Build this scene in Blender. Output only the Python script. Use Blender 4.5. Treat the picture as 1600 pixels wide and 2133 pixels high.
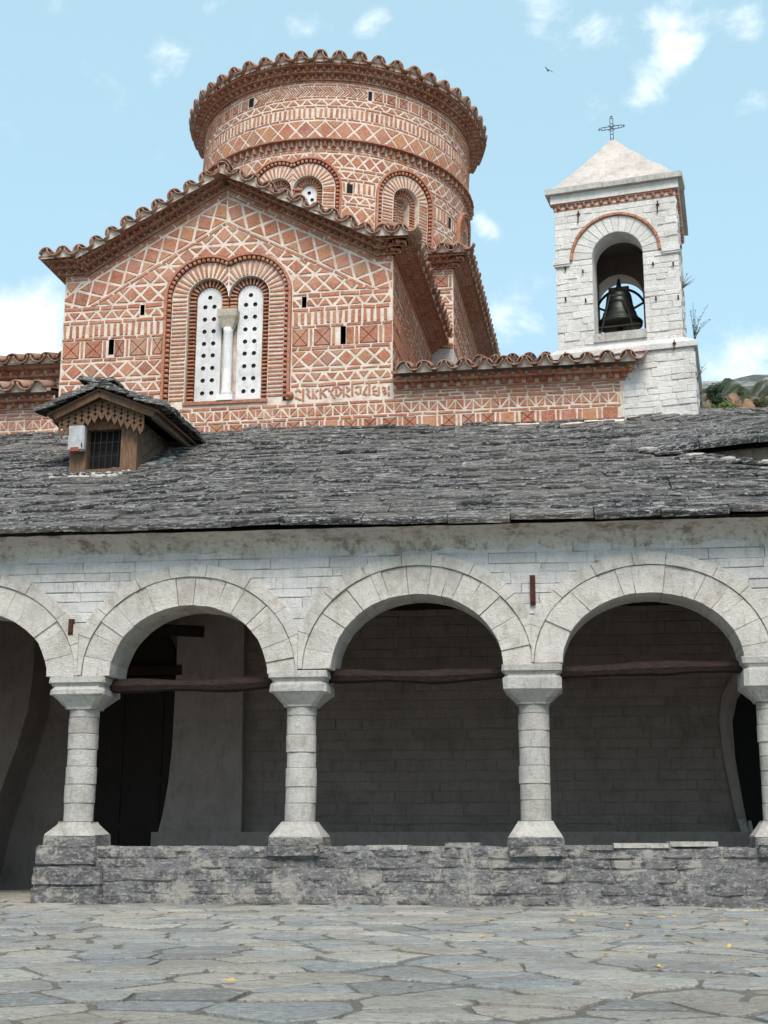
import bpy, bmesh, math, random
from mathutils import Vector, Matrix
R = math.radians
rnd = random.Random(7)
for o in list(bpy.data.objects):
    bpy.data.objects.remove(o)
scene = bpy.context.scene
COL = scene.collection

# ------------------------------------------------------------------ camera
YAW, PITCH, FPX, CXP = R(6.7), R(13.63), 2800.0, 850.0
CAM = Vector((0, -15.0, 0.74))
cd = bpy.data.cameras.new('camera')
cam = bpy.data.objects.new('camera', cd)
COL.objects.link(cam)
cam.location = CAM
cam.rotation_euler = (math.pi / 2 + PITCH, 0, YAW)
cd.sensor_fit = 'HORIZONTAL'
cd.sensor_width = 36
cd.lens = 36 * FPX / 1600
cd.shift_x = -(CXP - 800) / 1600
cd.clip_end = 6000
cd.clip_start = 0.1
scene.camera = cam

# ------------------------------------------------------------------ light
SUN_AZ, SUN_EL = R(170), R(50)          # azimuth measured from +y (away from camera) clockwise
sd = bpy.data.lights.new('sun', 'SUN')
sd.energy = 2.7
sd.angle = R(30)
sd.color = (1.0, 0.89, 0.79)
sun = bpy.data.objects.new('sun', sd)
COL.objects.link(sun)
sdir = Vector((math.sin(SUN_AZ) * math.cos(SUN_EL), math.cos(SUN_AZ) * math.cos(SUN_EL), math.sin(SUN_EL)))
sun.rotation_euler = sdir.to_track_quat('Z', 'Y').to_euler()
scene.view_settings.view_transform = 'Standard'
scene.view_settings.look = 'None'
scene.view_settings.exposure = 0.74
scene.view_settings.gamma = 1.0


def px_dir(px, py):
    x = (px - CXP) / FPX
    u = -(py - 1066.5) / FPX
    y = math.cos(PITCH) - u * math.sin(PITCH)
    z = math.sin(PITCH) + u * math.cos(PITCH)
    return Vector((x * math.cos(YAW) - y * math.sin(YAW), x * math.sin(YAW) + y * math.cos(YAW), z)).normalized()


# ------------------------------------------------------------------ world: sky with drifting clouds
W = bpy.data.worlds.new('World')
scene.world = W
W.use_nodes = True
nt = W.node_tree
nt.nodes.clear()
N = nt.nodes.new
Lk = nt.links.new
out = N('ShaderNodeOutputWorld')
bg = N('ShaderNodeBackground')
bg.inputs['Strength'].default_value = 0.115
sky = N('ShaderNodeTexSky')
sky.sky_type = 'NISHITA'
sky.sun_disc = False
sky.sun_elevation = SUN_EL
sky.sun_rotation = SUN_AZ
sky.altitude = 900
sky.air_density = 1.0
sky.dust_density = 1.2
sky.ozone_density = 1.6
tc = N('ShaderNodeTexCoord')


def wmath(op, a, b=None):
    n = N('ShaderNodeMath')
    n.operation = op
    for i, v in enumerate((a, b)):
        if v is None:
            continue
        if isinstance(v, (int, float)):
            n.inputs[i].default_value = v
        else:
            Lk(v, n.inputs[i])
    return n.outputs[0]


def cloud_noise(scale, detail, off, stretch=(1, 1, 1.6)):
    mp = N('ShaderNodeMapping')
    mp.inputs['Location'].default_value = off
    mp.inputs['Scale'].default_value = stretch
    Lk(tc.outputs['Generated'], mp.inputs['Vector'])
    nz = N('ShaderNodeTexNoise')
    nz.inputs['Scale'].default_value = scale
    nz.inputs['Detail'].default_value = detail
    nz.inputs['Roughness'].default_value = 0.6
    nz.inputs['Distortion'].default_value = 0.35
    Lk(mp.outputs[0], nz.inputs['Vector'])
    return nz.outputs['Fac']


n_big = cloud_noise(4.0, 3, (3.1, 1.7, 0.4))
n_fine = cloud_noise(15.0, 12, (0.3, 5.1, 2.2), (1.0, 1.0, 1.3))
# cloud banks that stand over this place (direction, angular size, strength)
banks = [((1440, 95), .014, .19), ((1400, 135), .015, .20), ((1345, 160), .013, .17), ((1335, 212), .014, .22), ((1450, 8), .024, .19), ((1380, 45), .016, .19), ((1250, 62), .018, .22), ((1575, 65), .02, .24),
         ((15, 695), .030, .36), ((60, 725), .022, .30), ((-20, 745), .04, .36), ((1002, 462), .010, .26), ((1025, 490), .010, .22), ((1060, 690), .03, .12), ((1530, 740), .05, .16),
         ((335, 88), .011, .16), ((640, 5), .024, .22), ((775, 45), .018, .20), ((1130, 5), .018, .24), ((50, 110), .03, .10), ((400, 15), .02, .12),
         ((1560, 240), .03, .13), ((30, 550), .02, .10)]
acc = None
for (p, s, a) in banks:
    d = px_dir(*p)
    vd = N('ShaderNodeVectorMath')
    vd.operation = 'DISTANCE'
    nrm = N('ShaderNodeVectorMath')
    nrm.operation = 'NORMALIZE'
    Lk(tc.outputs['Generated'], nrm.inputs[0])
    Lk(nrm.outputs[0], vd.inputs[0])
    vd.inputs[1].default_value = d
    q = wmath('DIVIDE', vd.outputs['Value'], s)
    q = wmath('MULTIPLY', q, q)
    q = wmath('MULTIPLY', wmath('EXPONENT', wmath('MULTIPLY', q, -1.0)), a)
    acc = q if acc is None else wmath('ADD', acc, q)
base = wmath('MULTIPLY', n_big, 0.34)
dens = wmath('ADD', wmath('ADD', base, acc), wmath('MULTIPLY', n_fine, 1.25))
mr = N('ShaderNodeMapRange')
mr.interpolation_type = 'SMOOTHSTEP'
mr.inputs['From Min'].default_value = 0.93
mr.inputs['From Max'].default_value = 1.33
Lk(dens, mr.inputs['Value'])
mix = N('ShaderNodeMixRGB')
Lk(mr.outputs[0], mix.inputs['Fac'])
tint = N('ShaderNodeMixRGB')
tint.blend_type = 'MIX'
tint.inputs['Fac'].default_value = 0.55          # even pale tint mixed in to whiten the sky and its light
Lk(sky.outputs[0], tint.inputs[1])
tint.inputs[2].default_value = (3.8, 5.75, 6.25, 1)
Lk(tint.outputs[0], mix.inputs[1])
mix.inputs[2].default_value = (6.6, 7.0, 7.2, 1)
Lk(mix.outputs[0], bg.inputs['Color'])
Lk(bg.outputs[0], out.inputs['Surface'])


# ================================================================== materials
class MB:
    """small node-material builder"""

    def __init__(s, name, rough=0.9):
        s.m = bpy.data.materials.new(name)
        s.m.use_nodes = True
        s.t = s.m.node_tree
        s.b = s.t.nodes['Principled BSDF']
        s.b.inputs['Roughness'].default_value = rough
        s.b.inputs['Specular IOR Level'].default_value = 0.25
        s.geo = s.t.nodes.new('ShaderNodeNewGeometry')

    def n(s, typ, **kw):
        x = s.t.nodes.new(typ)
        for k, v in kw.items():
            setattr(x, k, v)
        return x

    def l(s, a, b):
        s.t.links.new(a, b)

    def noise(s, scale, detail=4, rough=.6, stretch=None, off=(0, 0, 0), dist=0.0):
        z = s.n('ShaderNodeTexNoise')
        z.inputs['Scale'].default_value = scale
        z.inputs['Detail'].default_value = detail
        z.inputs['Roughness'].default_value = rough
        z.inputs['Distortion'].default_value = dist
        mp = s.n('ShaderNodeMapping')
        mp.inputs['Location'].default_value = off
        if stretch:
            mp.inputs['Scale'].default_value = stretch
        s.l(s.geo.outputs['Position'], mp.inputs[0])
        s.l(mp.outputs[0], z.inputs['Vector'])
        return z.outputs['Fac']

    def rand(s, island=False):
        if island:
            return s.geo.outputs['Random Per Island']
        return s.n('ShaderNodeObjectInfo').outputs['Random']

    def ramp(s, fac, stops, interp='LINEAR'):
        r = s.n('ShaderNodeValToRGB')
        r.color_ramp.interpolation = interp
        e = r.color_ramp.elements
        while len(e) < len(stops):
            e.new(0.5)
        for i, (p, c) in enumerate(stops):
            e[i].position = p
            e[i].color = tuple(c) + (1,) if len(c) == 3 else c
        s.l(fac, r.inputs[0])
        return r.outputs[0]

    def mask(s, fac, lo, hi):
        m = s.n('ShaderNodeMapRange')
        m.inputs['From Min'].default_value = lo
        m.inputs['From Max'].default_value = hi
        s.l(fac, m.inputs['Value'])
        return m.outputs[0]

    def mul(s, a, b):
        m = s.n('ShaderNodeMath', operation='MULTIPLY')
        for i, v in enumerate((a, b)):
            if isinstance(v, (int, float)):
                m.inputs[i].default_value = v
            else:
                s.l(v, m.inputs[i])
        return m.outputs[0]

    def mixc(s, fac, a, b, typ='MIX'):
        m = s.n('ShaderNodeMixRGB', blend_type=typ)
        for i, v in zip((0, 1, 2), (fac, a, b)):
            if isinstance(v, (int, float)):
                m.inputs[i].default_value = v
            elif isinstance(v, tuple):
                m.inputs[i].default_value = v + (1,)
            else:
                s.l(v, m.inputs[i])
        return m.outputs[0]

    def bump(s, h, strength=.4, dist=.01):
        b = s.n('ShaderNodeBump')
        b.inputs['Strength'].default_value = strength
        b.inputs['Distance'].default_value = dist
        s.l(h, b.inputs['Height'])
        s.l(b.outputs[0], s.b.inputs['Normal'])

    def col(s, c):
        if isinstance(c, tuple):
            s.b.inputs['Base Color'].default_value = c + (1,)
        else:
            s.l(c, s.b.inputs['Base Color'])
        return s.m


def mat_brick(name, island=False, dark=1.0, lime=.5):
    k = MB(name)
    d = dark
    c = k.ramp(k.rand(island), [(0, (.25 * d, .085 * d, .052 * d)), (.22, (.355 * d, .125 * d, .066 * d)), (.45, (.41 * d, .155 * d, .08 * d)),
                                (.62, (.335 * d, .108 * d, .07 * d)), (.80, (.43 * d, .185 * d, .08 * d)), (.93, (.38 * d, .19 * d, .095 * d)), (1, (.27 * d, .15 * d, .105 * d))])
    n1 = k.noise(11, 6, .7)
    c = k.mixc(k.mul(k.mask(n1, .42, .60), .7), c, k.mixc(.5, c, (.46 * d, .22 * d, .13 * d)))
    n2 = k.noise(24, 7, .75)
    c = k.mixc(k.mul(k.mask(n2, .47, .60), lime), c, (.60, .47, .40))
    n4 = k.noise(33, 6, .7, off=(7, 7, 7))
    c = k.mixc(k.mul(k.mask(n4, .53, .64), .55), c, (.13 * d, .055 * d, .04 * d))
    n3 = k.noise(1.6, 5, .65, off=(4, 2, 9))
    c = k.mixc(k.mul(k.mask(n3, .46, .62), .22), c, (.56, .42, .36))
    k.bump(k.noise(55, 6, .75), .9, .012)
    return k.col(c)


def mat_mortar(name='lime_mortar'):
    k = MB(name)
    n1 = k.noise(6, 6, .7)
    c = k.ramp(n1, [(.32, (.46, .37, .305)), (.48, (.62, .535, .455)), (.64, (.70, .635, .56))])
    n2 = k.noise(28, 6, .75)
    c = k.mixc(k.mul(k.mask(n2, .52, .66), .5), c, (.40, .27, .22))
    k.bump(k.noise(38, 6, .75), .9, .015)
    return k.col(c)


def mat_white(name, tintc=(.62, .62, .60), stain=(.40, .35, .27), amount=.5, bump=.5, island=False, pits=.5):
    k = MB(name)
    n1 = k.noise(1.7, 7, .7)
    c = k.ramp(n1, [(.34, tuple(v * .78 for v in tintc)), (.5, tintc), (.64, tuple(min(.85, v * 1.12) for v in tintc))])
    c = k.mixc(.30, c, k.ramp(k.rand(island), [(0, tuple(v * .62 for v in tintc)), (.4, tintc), (1, tuple(min(.85, v * 1.15) for v in tintc))]))
    n2 = k.noise(4.2, 9, .75, off=(3, 8, 1))
    c = k.mixc(k.mul(k.mask(n2, .50, .63), amount), c, stain)
    n5 = k.noise(9, 8, .75, stretch=(1.5, 1.5, .35), off=(1, 3, 5))
    c = k.mixc(k.mul(k.mask(n5, .52, .66), amount * .7), c, tuple(v * .55 for v in stain))
    n3 = k.noise(40, 6, .75)
    c = k.mixc(k.mul(k.mask(n3, .56, .66), pits), c, (.17, .16, .145))
    n4 = k.noise(16, 8, .8, off=(9, 0, 4))
    c = k.mixc(k.mul(k.mask(n4, .56, .64), pits * .8), c, tuple(v * .5 for v in tintc))
    b = k.mixc(.45, k.noise(14, 8, .75), k.noise(70, 6, .7))
    k.bump(b, min(1.0, bump * 1.3), .05)
    return k.col(c)


def mat_slate(name, island=False):
    k = MB(name, .85)
    c = k.ramp(k.rand(island), [(0, (.026, .026, .028)), (.35, (.052, .051, .053)), (.65, (.088, .085, .084)), (.85, (.135, .128, .124)), (1, (.21, .19, .175))])
    n0 = k.noise(10, 8, .8, stretch=(.30, 1.8, 2.4), off=(2, 0, 6))
    c = k.mixc(k.mul(k.mask(n0, .46, .56), .8), c, (.020, .020, .022))
    n1 = k.noise(9, 8, .8, stretch=(.45, 1.8, 2.0))
    c = k.mixc(k.mul(k.mask(n1, .51, .60), .45), c, (.22, .215, .21))
    n2 = k.noise(9, 10, .88, stretch=(.38, 1.6, 2.4), off=(5, 1, 2))
    c = k.mixc(k.mul(k.mask(n2, .54, .57), .95), c, (.62, .61, .60))
    n7 = k.noise(26, 8, .8, stretch=(.5, 1.3, 1.8), off=(2, 6, 8))
    c = k.mixc(k.mul(k.mask(n7, .56, .59), .95), c, (.66, .65, .63))
    n3 = k.noise(1.1, 4, .6, off=(1, 7, 2))
    c = k.mixc(k.mul(k.mask(n3, .47, .60), .35), c, (.23, .21, .19))
    k.bump(k.noise(22, 9, .8, stretch=(.5, 1.3, 1.5)), 1.0, .06)
    return k.col(c)


def mat_paving(name, island=False):
    k = MB(name, .95)
    k.b.inputs['Specular IOR Level'].default_value = .08
    c = k.ramp(k.rand(island), [(0, (.25, .25, .245)), (.18, (.345, .38, .40)), (.38, (.43, .40, .345)), (.55, (.54, .505, .43)), (.72, (.315, .355, .38)), (.88, (.45, .445, .42)), (1, (.62, .59, .51))])
    n1 = k.noise(4.5, 8, .75, stretch=(1, 1.3, 1))
    c = k.mixc(k.mul(k.mask(n1, .44, .60), .35), c, (.38, .36, .31))
    n2 = k.noise(17, 9, .82, stretch=(.6, 1.5, 1))
    c = k.mixc(k.mul(k.mask(n2, .49, .60), .6), c, (.17, .158, .142))
    n4 = k.noise(30, 8, .8, stretch=(.6, 1.5, 1), off=(4, 4, 0))
    c = k.mixc(k.mul(k.mask(n4, .53, .58), .8), c, (.56, .55, .52))
    n6 = k.noise(48, 6, .8, stretch=(.6, 1.5, 1), off=(1, 9, 0))
    c = k.mixc(k.mul(k.mask(n6, .54, .60), .7), c, (.09, .085, .078))
    n3 = k.noise(1.3, 6, .7, off=(2, 2, 0))
    c = k.mixc(k.mul(k.mask(n3, .48, .60), .40), c, (.25, .22, .18))
    k.bump(k.noise(20, 9, .8), 1.0, .035)
    return k.col(c)


def mat_ground(name):
    k = MB(name)
    n1 = k.noise(34, 9, .85)
    c = k.ramp(n1, [(.36, (.16, .138, .116)), (.48, (.30, .265, .225)), (.60, (.40, .365, .315)), (.68, (.48, .45, .40))])
    n2 = k.noise(2.4, 6, .7)
    c = k.mixc(k.mul(k.mask(n2, .46, .60), .35), c, (.22, .20, .175))
    k.bump(k.noise(60, 8, .85), 1.0, .05)
    return k.col(c)


def mat_rubble(name, base=.13, lime=.75):
    """dark, weathered rubble with scraps of lime wash"""
    k = MB(name, .9)
    c = k.ramp(k.rand(False), [(0, (base * .75, base * .75, base * .8)), (.5, (base, base, base * 1.03)), (1, (base * 1.5, base * 1.45, base * 1.4))])
    n1 = k.noise(5.5, 9, .8, stretch=(.8, 1, 1.7))
    c = k.mixc(k.mul(k.mask(n1, .46, .60), .8), c, (.33, .32, .305))
    n3 = k.noise(11, 8, .82, stretch=(.7, 1, 1.6), off=(8, 2, 1))
    c = k.mixc(k.mul(k.mask(n3, .51, .61), .85), c, (.05, .05, .053))
    n2 = k.noise(19, 9, .85, stretch=(.7, 1, 1.4), off=(3, 0, 3))
    c = k.mixc(k.mul(k.mask(n2, .525, .575), lime), c, (.60, .59, .57))
    n4 = k.noise(3.0, 9, .8, off=(1, 1, 7))
    c = k.mixc(k.mul(k.mask(n4, .525, .575), .85), c, (.53, .50, .45))
    k.bump(k.noise(17, 9, .82), 1.0, .08)
    return k.col(c)


def mat_wood(name, c0, c1, c2, axis=(1, 12, 12), scale=6, rough=.8):
    k = MB(name, rough)
    n1 = k.noise(scale, 6, .7, stretch=axis)
    c = k.ramp(n1, [(.3, c0), (.5, c1), (.7, c2)])
    k.bump(k.noise(scale * 2, 6, .7, stretch=axis), .6, .01)
    return k.col(c)


def mat_plain(name, c, rough=.8, metal=0.0, var=.25, scale=12):
    k = MB(name, rough)
    k.b.inputs['Metallic'].default_value = metal
    n1 = k.noise(scale, 5)
    cc = k.ramp(n1, [(.3, tuple(v * (1 - var) for v in c)), (.7, tuple(min(1, v * (1 + var)) for v in c))])
    k.bump(k.noise(scale * 5, 4), .25, .004)
    return k.col(cc)


M = {
    'brick': mat_brick('terracotta_brick', lime=.24),
    'brick_i': mat_brick('terracotta_brick_mass', True, lime=.24),
    'brick_d': mat_brick('weathered_cornice_brick', dark=.80, lime=.34),
    'brick_d_i': mat_brick('weathered_cornice_brick_mass', True, dark=.80, lime=.34),
    'groove_shade': mat_plain('groove_and_gap_shade', (.07, .025, .018)),  # dark colour for scored crosses and the painted shade behind teeth
    'mortar': mat_mortar(),
    'white': mat_white('limewashed_stone', (.64, .635, .625), (.42, .385, .33), .5, .9, pits=.38),
    'cream': mat_white('cream_limewashed_arch_stone', (.61, .585, .54), (.37, .325, .27), .5, .9, pits=.45),
    'whitetow': mat_white('limewashed_tower_stone', (.74, .725, .70), (.48, .43, .37), .28, .9, pits=.35),
    'joint': mat_white('yellowed_lime_joint', (.50, .45, .37), (.30, .25, .18), .6, .6),
    'stonecol': mat_white('grey_white_column_stone', (.53, .515, .485), (.30, .27, .225), .55, .9, pits=.6),
    'cove': mat_white('stained_plaster_cove', (.53, .505, .46), (.20, .155, .11), .85, .6),
    'brownwall': mat_white('brown_stained_render', (.25, .21, .165), (.11, .08, .055), .8, .6),
    'panel': mat_white('white_window_plaster', (.68, .685, .69), (.46, .44, .40), .5, .3, pits=.25),
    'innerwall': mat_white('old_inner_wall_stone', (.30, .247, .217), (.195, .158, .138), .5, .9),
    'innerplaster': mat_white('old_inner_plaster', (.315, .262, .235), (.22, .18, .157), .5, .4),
    'slate': mat_slate('grey_roof_slate'),
    'slate_i': mat_slate('grey_roof_slate_mass', True),
    'paving': mat_paving('paving_stone'),
    'paving_i': mat_paving('paving_stone_mass', True),
    'ground': mat_ground('gritty_joint_mortar'),
    'rubble': mat_rubble('dark_rubble_stone', .16),
    'plaster_rough': mat_rubble('crumbling_lime_render', .28, .8),
    'coping': mat_white('weathered_coping_stone', (.52, .50, .46), (.24, .225, .205), .7, 1.0, pits=.6),
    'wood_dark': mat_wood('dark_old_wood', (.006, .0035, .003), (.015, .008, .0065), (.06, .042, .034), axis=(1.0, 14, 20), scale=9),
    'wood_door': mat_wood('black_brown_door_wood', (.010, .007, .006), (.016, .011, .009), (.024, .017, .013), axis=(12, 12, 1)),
    'wood_warm': mat_wood('weathered_warm_wood', (.075, .040, .024), (.14, .080, .050), (.22, .145, .10), axis=(14, 14, 1.2)),
    'wood_grey': mat_wood('greyed_boarding', (.085, .062, .045), (.15, .115, .085), (.22, .185, .15), axis=(14, 2, 2)),
    'wood_lace': mat_wood('carved_valance_wood', (.08, .047, .030), (.125, .075, .046), (.18, .115, .075), axis=(6, 6, 6)),
    'dark': mat_plain('black_void_shade', (.006, .006, .006)),  # black faces painting the shade inside holes and openings
    'glass': mat_plain('dark_window_glass', (.05, .055, .06), .15),
    'iron': mat_plain('black_iron', (.028, .026, .025), .55, .6),
    'rust': mat_plain('rusty_iron', (.055, .022, .014), .9, 0, .4, 40),
    'bronze': mat_plain('dull_bronze', (.040, .046, .042), .42, .75),
    'boxw': mat_plain('painted_box_metal', (.40, .41, .42), .6, 0, .25),
    'boxr': mat_plain('rusty_red_panel', (.22, .07, .04), .6),
    'roofplaster': mat_white('pinkish_spire_plaster', (.60, .545, .50), (.37, .335, .305), .6, .6),
    'leaf': mat_plain('yellow_fallen_leaf', (.40, .28, .11), .7, 0, .35, 60),
    'stem': mat_plain('dry_stem', (.10, .08, .05)),
    'weedleaf': mat_plain('weed_leaf', (.07, .09, .04)),
}


def mat_tile(name, island=False):
    k = MB(name)
    c = k.ramp(k.rand(island), [(0, (.20, .10, .07)), (.3, (.30, .14, .085)), (.55, (.24, .14, .10)), (.8, (.34, .19, .13)), (1, (.25, .19, .155))])
    c = k.mixc(k.mul(k.mask(k.noise(14, 7, .75), .48, .68), .7), c, (.36, .32, .28))
    c = k.mixc(k.mul(k.mask(k.noise(22, 6, .7, off=(3, 1, 1)), .56, .70), .7), c, (.07, .055, .05))
    k.bump(k.noise(50, 5), .5, .006)
    return k.col(c)


M['tile'] = mat_tile('clay_roof_tile')
M['tile_i'] = mat_tile('clay_roof_tile_mass', True)


def mat_hill(name, rocky):
    k = MB(name)
    if rocky:
        n1 = k.noise(.16, 8, .7, stretch=(1, 1, .7))
        c = k.ramp(n1, [(.40, (.028, .038, .020)), (.50, (.058, .068, .036)), (.56, (.15, .14, .118)), (.66, (.25, .23, .20))])
        c = k.mixc(k.mul(k.mask(k.noise(.09, 4, .6, off=(31, 4, 2)), .56, .66), .8), c, (.34, .19, .11))
    else:
        n1 = k.noise(.05, 8, .75, stretch=(1, 1, 2))
        c = k.ramp(n1, [(.44, (.075, .095, .09)), (.50, (.20, .20, .19)), (.60, (.34, .325, .30))])
    k.bump(k.noise(.6, 6, .7), 1.0, 1.2)
    return k.col(c)


M['hill'] = mat_hill('rocky_scrub_slope', True)
M['ridge'] = mat_hill('pale_far_ridge', False)


def mat_foliage(name, a, b):
    k = MB(name, .75)
    c = k.ramp(k.rand(True), [(0, a), (1, b)])
    return k.col(c)


M['fol_dark'] = mat_foliage('dark_evergreen_leaves', (.016, .030, .016), (.035, .058, .028))
M['fol_green'] = mat_foliage('green_shrub_leaves', (.055, .085, .022), (.10, .14, .04))
M['fol_olive'] = mat_foliage('olive_shrub_leaves', (.06, .065, .03), (.11, .11, .05))


# ================================================================== object helpers
def link(o):
    COL.objects.link(o)
    return o


def thing(name, label, cat, loc=(0, 0, 0), rotz=0.0, group=None):
    o = link(bpy.data.objects.new(name, None))
    o.empty_display_size = .2
    o.location = loc
    o.rotation_euler = (0, 0, rotz)
    o['label'] = label
    o['category'] = cat
    if group:
        o['group'] = group
    return o


def tag(o, label, cat, group=None):
    o['label'] = label
    o['category'] = cat
    if group:
        o['group'] = group
    return o


def mesh_obj(name, verts, faces, mats, parent=None, smooth=False, idx=None, center=False):
    off = Vector((0, 0, 0))
    if center and verts:
        for v in verts:
            off += Vector(v)
        off /= len(verts)
        verts = [(v[0] - off[0], v[1] - off[1], v[2] - off[2]) for v in verts]
    me = bpy.data.meshes.new(name)
    me.from_pydata([tuple(v) for v in verts], [], faces)
    if not isinstance(mats, (list, tuple)):
        mats = [mats]
    for m in mats:
        me.materials.append(m)
    if idx:
        for p, i in zip(me.polygons, idx):
            p.material_index = i
    if smooth:
        me.polygons.foreach_set('use_smooth', [True] * len(me.polygons))
    me.update()
    o = link(bpy.data.objects.new(name, me))
    o.location = off
    if parent is not None:
        o.parent = parent
    return o


class Geo:
    """collects faces for one mesh"""

    def __init__(s):
        s.v = []
        s.f = []
        s.i = []

    def add(s, verts, faces, mi=0):
        b = len(s.v)
        s.v += [tuple(v) for v in verts]
        s.f += [tuple(b + k for k in f) for f in faces]
        s.i += [mi] * len(faces)
        return s

    def box(s, x0, x1, y0, y1, z0, z1, mi=0):
        return s.add([(x0, y0, z0), (x1, y0, z0), (x1, y1, z0), (x0, y1, z0), (x0, y0, z1), (x1, y0, z1), (x1, y1, z1), (x0, y1, z1)],
                     [(0, 3, 2, 1), (4, 5, 6, 7), (0, 1, 5, 4), (1, 2, 6, 5), (2, 3, 7, 6), (3, 0, 4, 7)], mi)

    def bar(s, a, b, w, h=None, up=(0, 0, 1), mi=0):
        a, b = Vector(a), Vector(b)
        h = h or w
        d = (b - a).normalized()
        u = Vector(up)
        if abs(d.dot(u)) > .98:
            u = Vector((0, 1, 0))
        x = d.cross(u).normalized()
        u = x.cross(d)
        vs = []
        for p in (a, b):
            for sx, su in ((-1, -1), (1, -1), (1, 1), (-1, 1)):
                vs.append(p + x * sx * w / 2 + u * su * h / 2)
        return s.add(vs, [(0, 1, 2, 3), (7, 6, 5, 4), (0, 4, 5, 1), (1, 5, 6, 2), (2, 6, 7, 3), (3, 7, 4, 0)], mi)

    def tube(s, pts, rad, n=8, mi=0, cap=True):
        pts = [Vector(p) for p in pts]
        b = len(s.v)
        for i, p in enumerate(pts):
            d = (pts[min(i + 1, len(pts) - 1)] - pts[max(i - 1, 0)]).normalized()
            u = Vector((0, 0, 1)) if abs(d.z) < .9 else Vector((0, 1, 0))
            x = d.cross(u).normalized()
            y = x.cross(d)
            r = rad[i] if isinstance(rad, (list, tuple)) else rad
            for k in range(n):
                a = 2 * math.pi * k / n
                s.v.append(tuple(p + x * math.cos(a) * r + y * math.sin(a) * r))
        for i in range(len(pts) - 1):
            for k in range(n):
                q = (k + 1) % n
                s.f.append((b + i * n + k, b + i * n + q, b + (i + 1) * n + q, b + (i + 1) * n + k))
                s.i.append(mi)
        if cap:
            s.f.append(tuple(b + k for k in reversed(range(n))))
            s.f.append(tuple(b + (len(pts) - 1) * n + k for k in range(n)))
            s.i += [mi, mi]
        return s

    def lathe(s, prof, n=24, c=(0, 0), mi=0):
        b = len(s.v)
        for r, z in prof:
            for k in range(n):
                a = 2 * math.pi * k / n
                s.v.append((c[0] + r * math.cos(a), c[1] + r * math.sin(a), z))
        for i in range(len(prof) - 1):
            for k in range(n):
                q = (k + 1) % n
                s.f.append((b + i * n + k, b + i * n + q, b + (i + 1) * n + q, b + (i + 1) * n + k))
                s.i.append(mi)
        return s

    def obj(s, name, mats, parent=None, smooth=False, center=False):
        return mesh_obj(name, s.v, s.f, mats, parent, smooth, s.i if isinstance(mats, (list, tuple)) and len(mats) > 1 else None, center)


# registry of small pieces: at most 300 of a kind on a thing are objects, the rest is one joined part
REG = {}


def put(th, parent, kind, verts, faces, mat, prio, idx=None, stuffmat=None, smooth=False):
    REG.setdefault((th.name, kind), []).append((prio, verts, faces, mat, idx, parent, stuffmat, smooth))


def flush(limit=295):
    for (tn, kind), lst in REG.items():
        lst.sort(key=lambda e: -e[0])
        for prio, v, f, mat, idx, par, sm, smooth in lst[:limit]:
            mesh_obj(kind, v, f, mat, par, smooth, idx, center=True)
        rest = lst[limit:]
        if rest:
            g = Geo()
            mats = []
            for prio, v, f, mat, idx, par, sm, smooth in rest:
                ml = mat if isinstance(mat, list) else [sm or mat]
                for m in ml:
                    if m not in mats:
                        mats.append(m)
                b = len(g.v)
                g.v += [tuple(q) for q in v]
                g.f += [tuple(b + k for k in ff) for ff in f]
                g.i += [mats.index(ml[(idx[k] if idx else 0)]) for k in range(len(f))]
            o = mesh_obj(kind + '_mass', g.v, g.f, mats, bpy.data.objects[tn], False, g.i)
            o['kind'] = 'stuff'


# ------------------------------------------------------------------ 2-D polygon tools (u along the wall, z up)
def area(p):
    return .5 * sum(p[i][0] * p[(i + 1) % len(p)][1] - p[(i + 1) % len(p)][0] * p[i][1] for i in range(len(p)))


def cent(p):
    return (sum(q[0] for q in p) / len(p), sum(q[1] for q in p) / len(p))


def clip(p, a, b, c):
    """keep a*u+b*z<=c"""
    o = []
    n = len(p)
    for i in range(n):
        P, Q = p[i], p[(i + 1) % n]
        dp, dq = a * P[0] + b * P[1] - c, a * Q[0] + b * Q[1] - c
        if dp <= 0:
            o.append(P)
        if (dp < 0 < dq) or (dq < 0 < dp):
            t = dp / (dp - dq)
            o.append((P[0] + (Q[0] - P[0]) * t, P[1] + (Q[1] - P[1]) * t))
    # drop near duplicate points
    r = []
    for q in o:
        if not r or math.hypot(q[0] - r[-1][0], q[1] - r[-1][1]) > 1e-4:
            r.append(q)
    if len(r) > 1 and math.hypot(r[0][0] - r[-1][0], r[0][1] - r[-1][1]) < 1e-4:
        r.pop()
    return r if len(r) >= 3 else []


def cliprect(p, u0, u1, z0, z1):
    for h in ((-1, 0, -u0), (1, 0, u1), (0, -1, -z0), (0, 1, z1)):
        p = clip(p, *h)
        if not p:
            return p
    return p


def inset(p, t):
    """offset a convex ccw polygon inwards by t"""
    n = len(p)
    q = list(p)
    for i in range(n):
        A, B = p[i], p[(i + 1) % n]
        dx, dy = B[0] - A[0], B[1] - A[1]
        L = math.hypot(dx, dy)
        if L < 1e-5:
            continue
        nx, ny = dy / L, -dx / L           # outward normal of ccw polygon
        q = clip(q, nx, ny, nx * A[0] + ny * A[1] - t)
        if not q:
            return []
    return q


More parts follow.
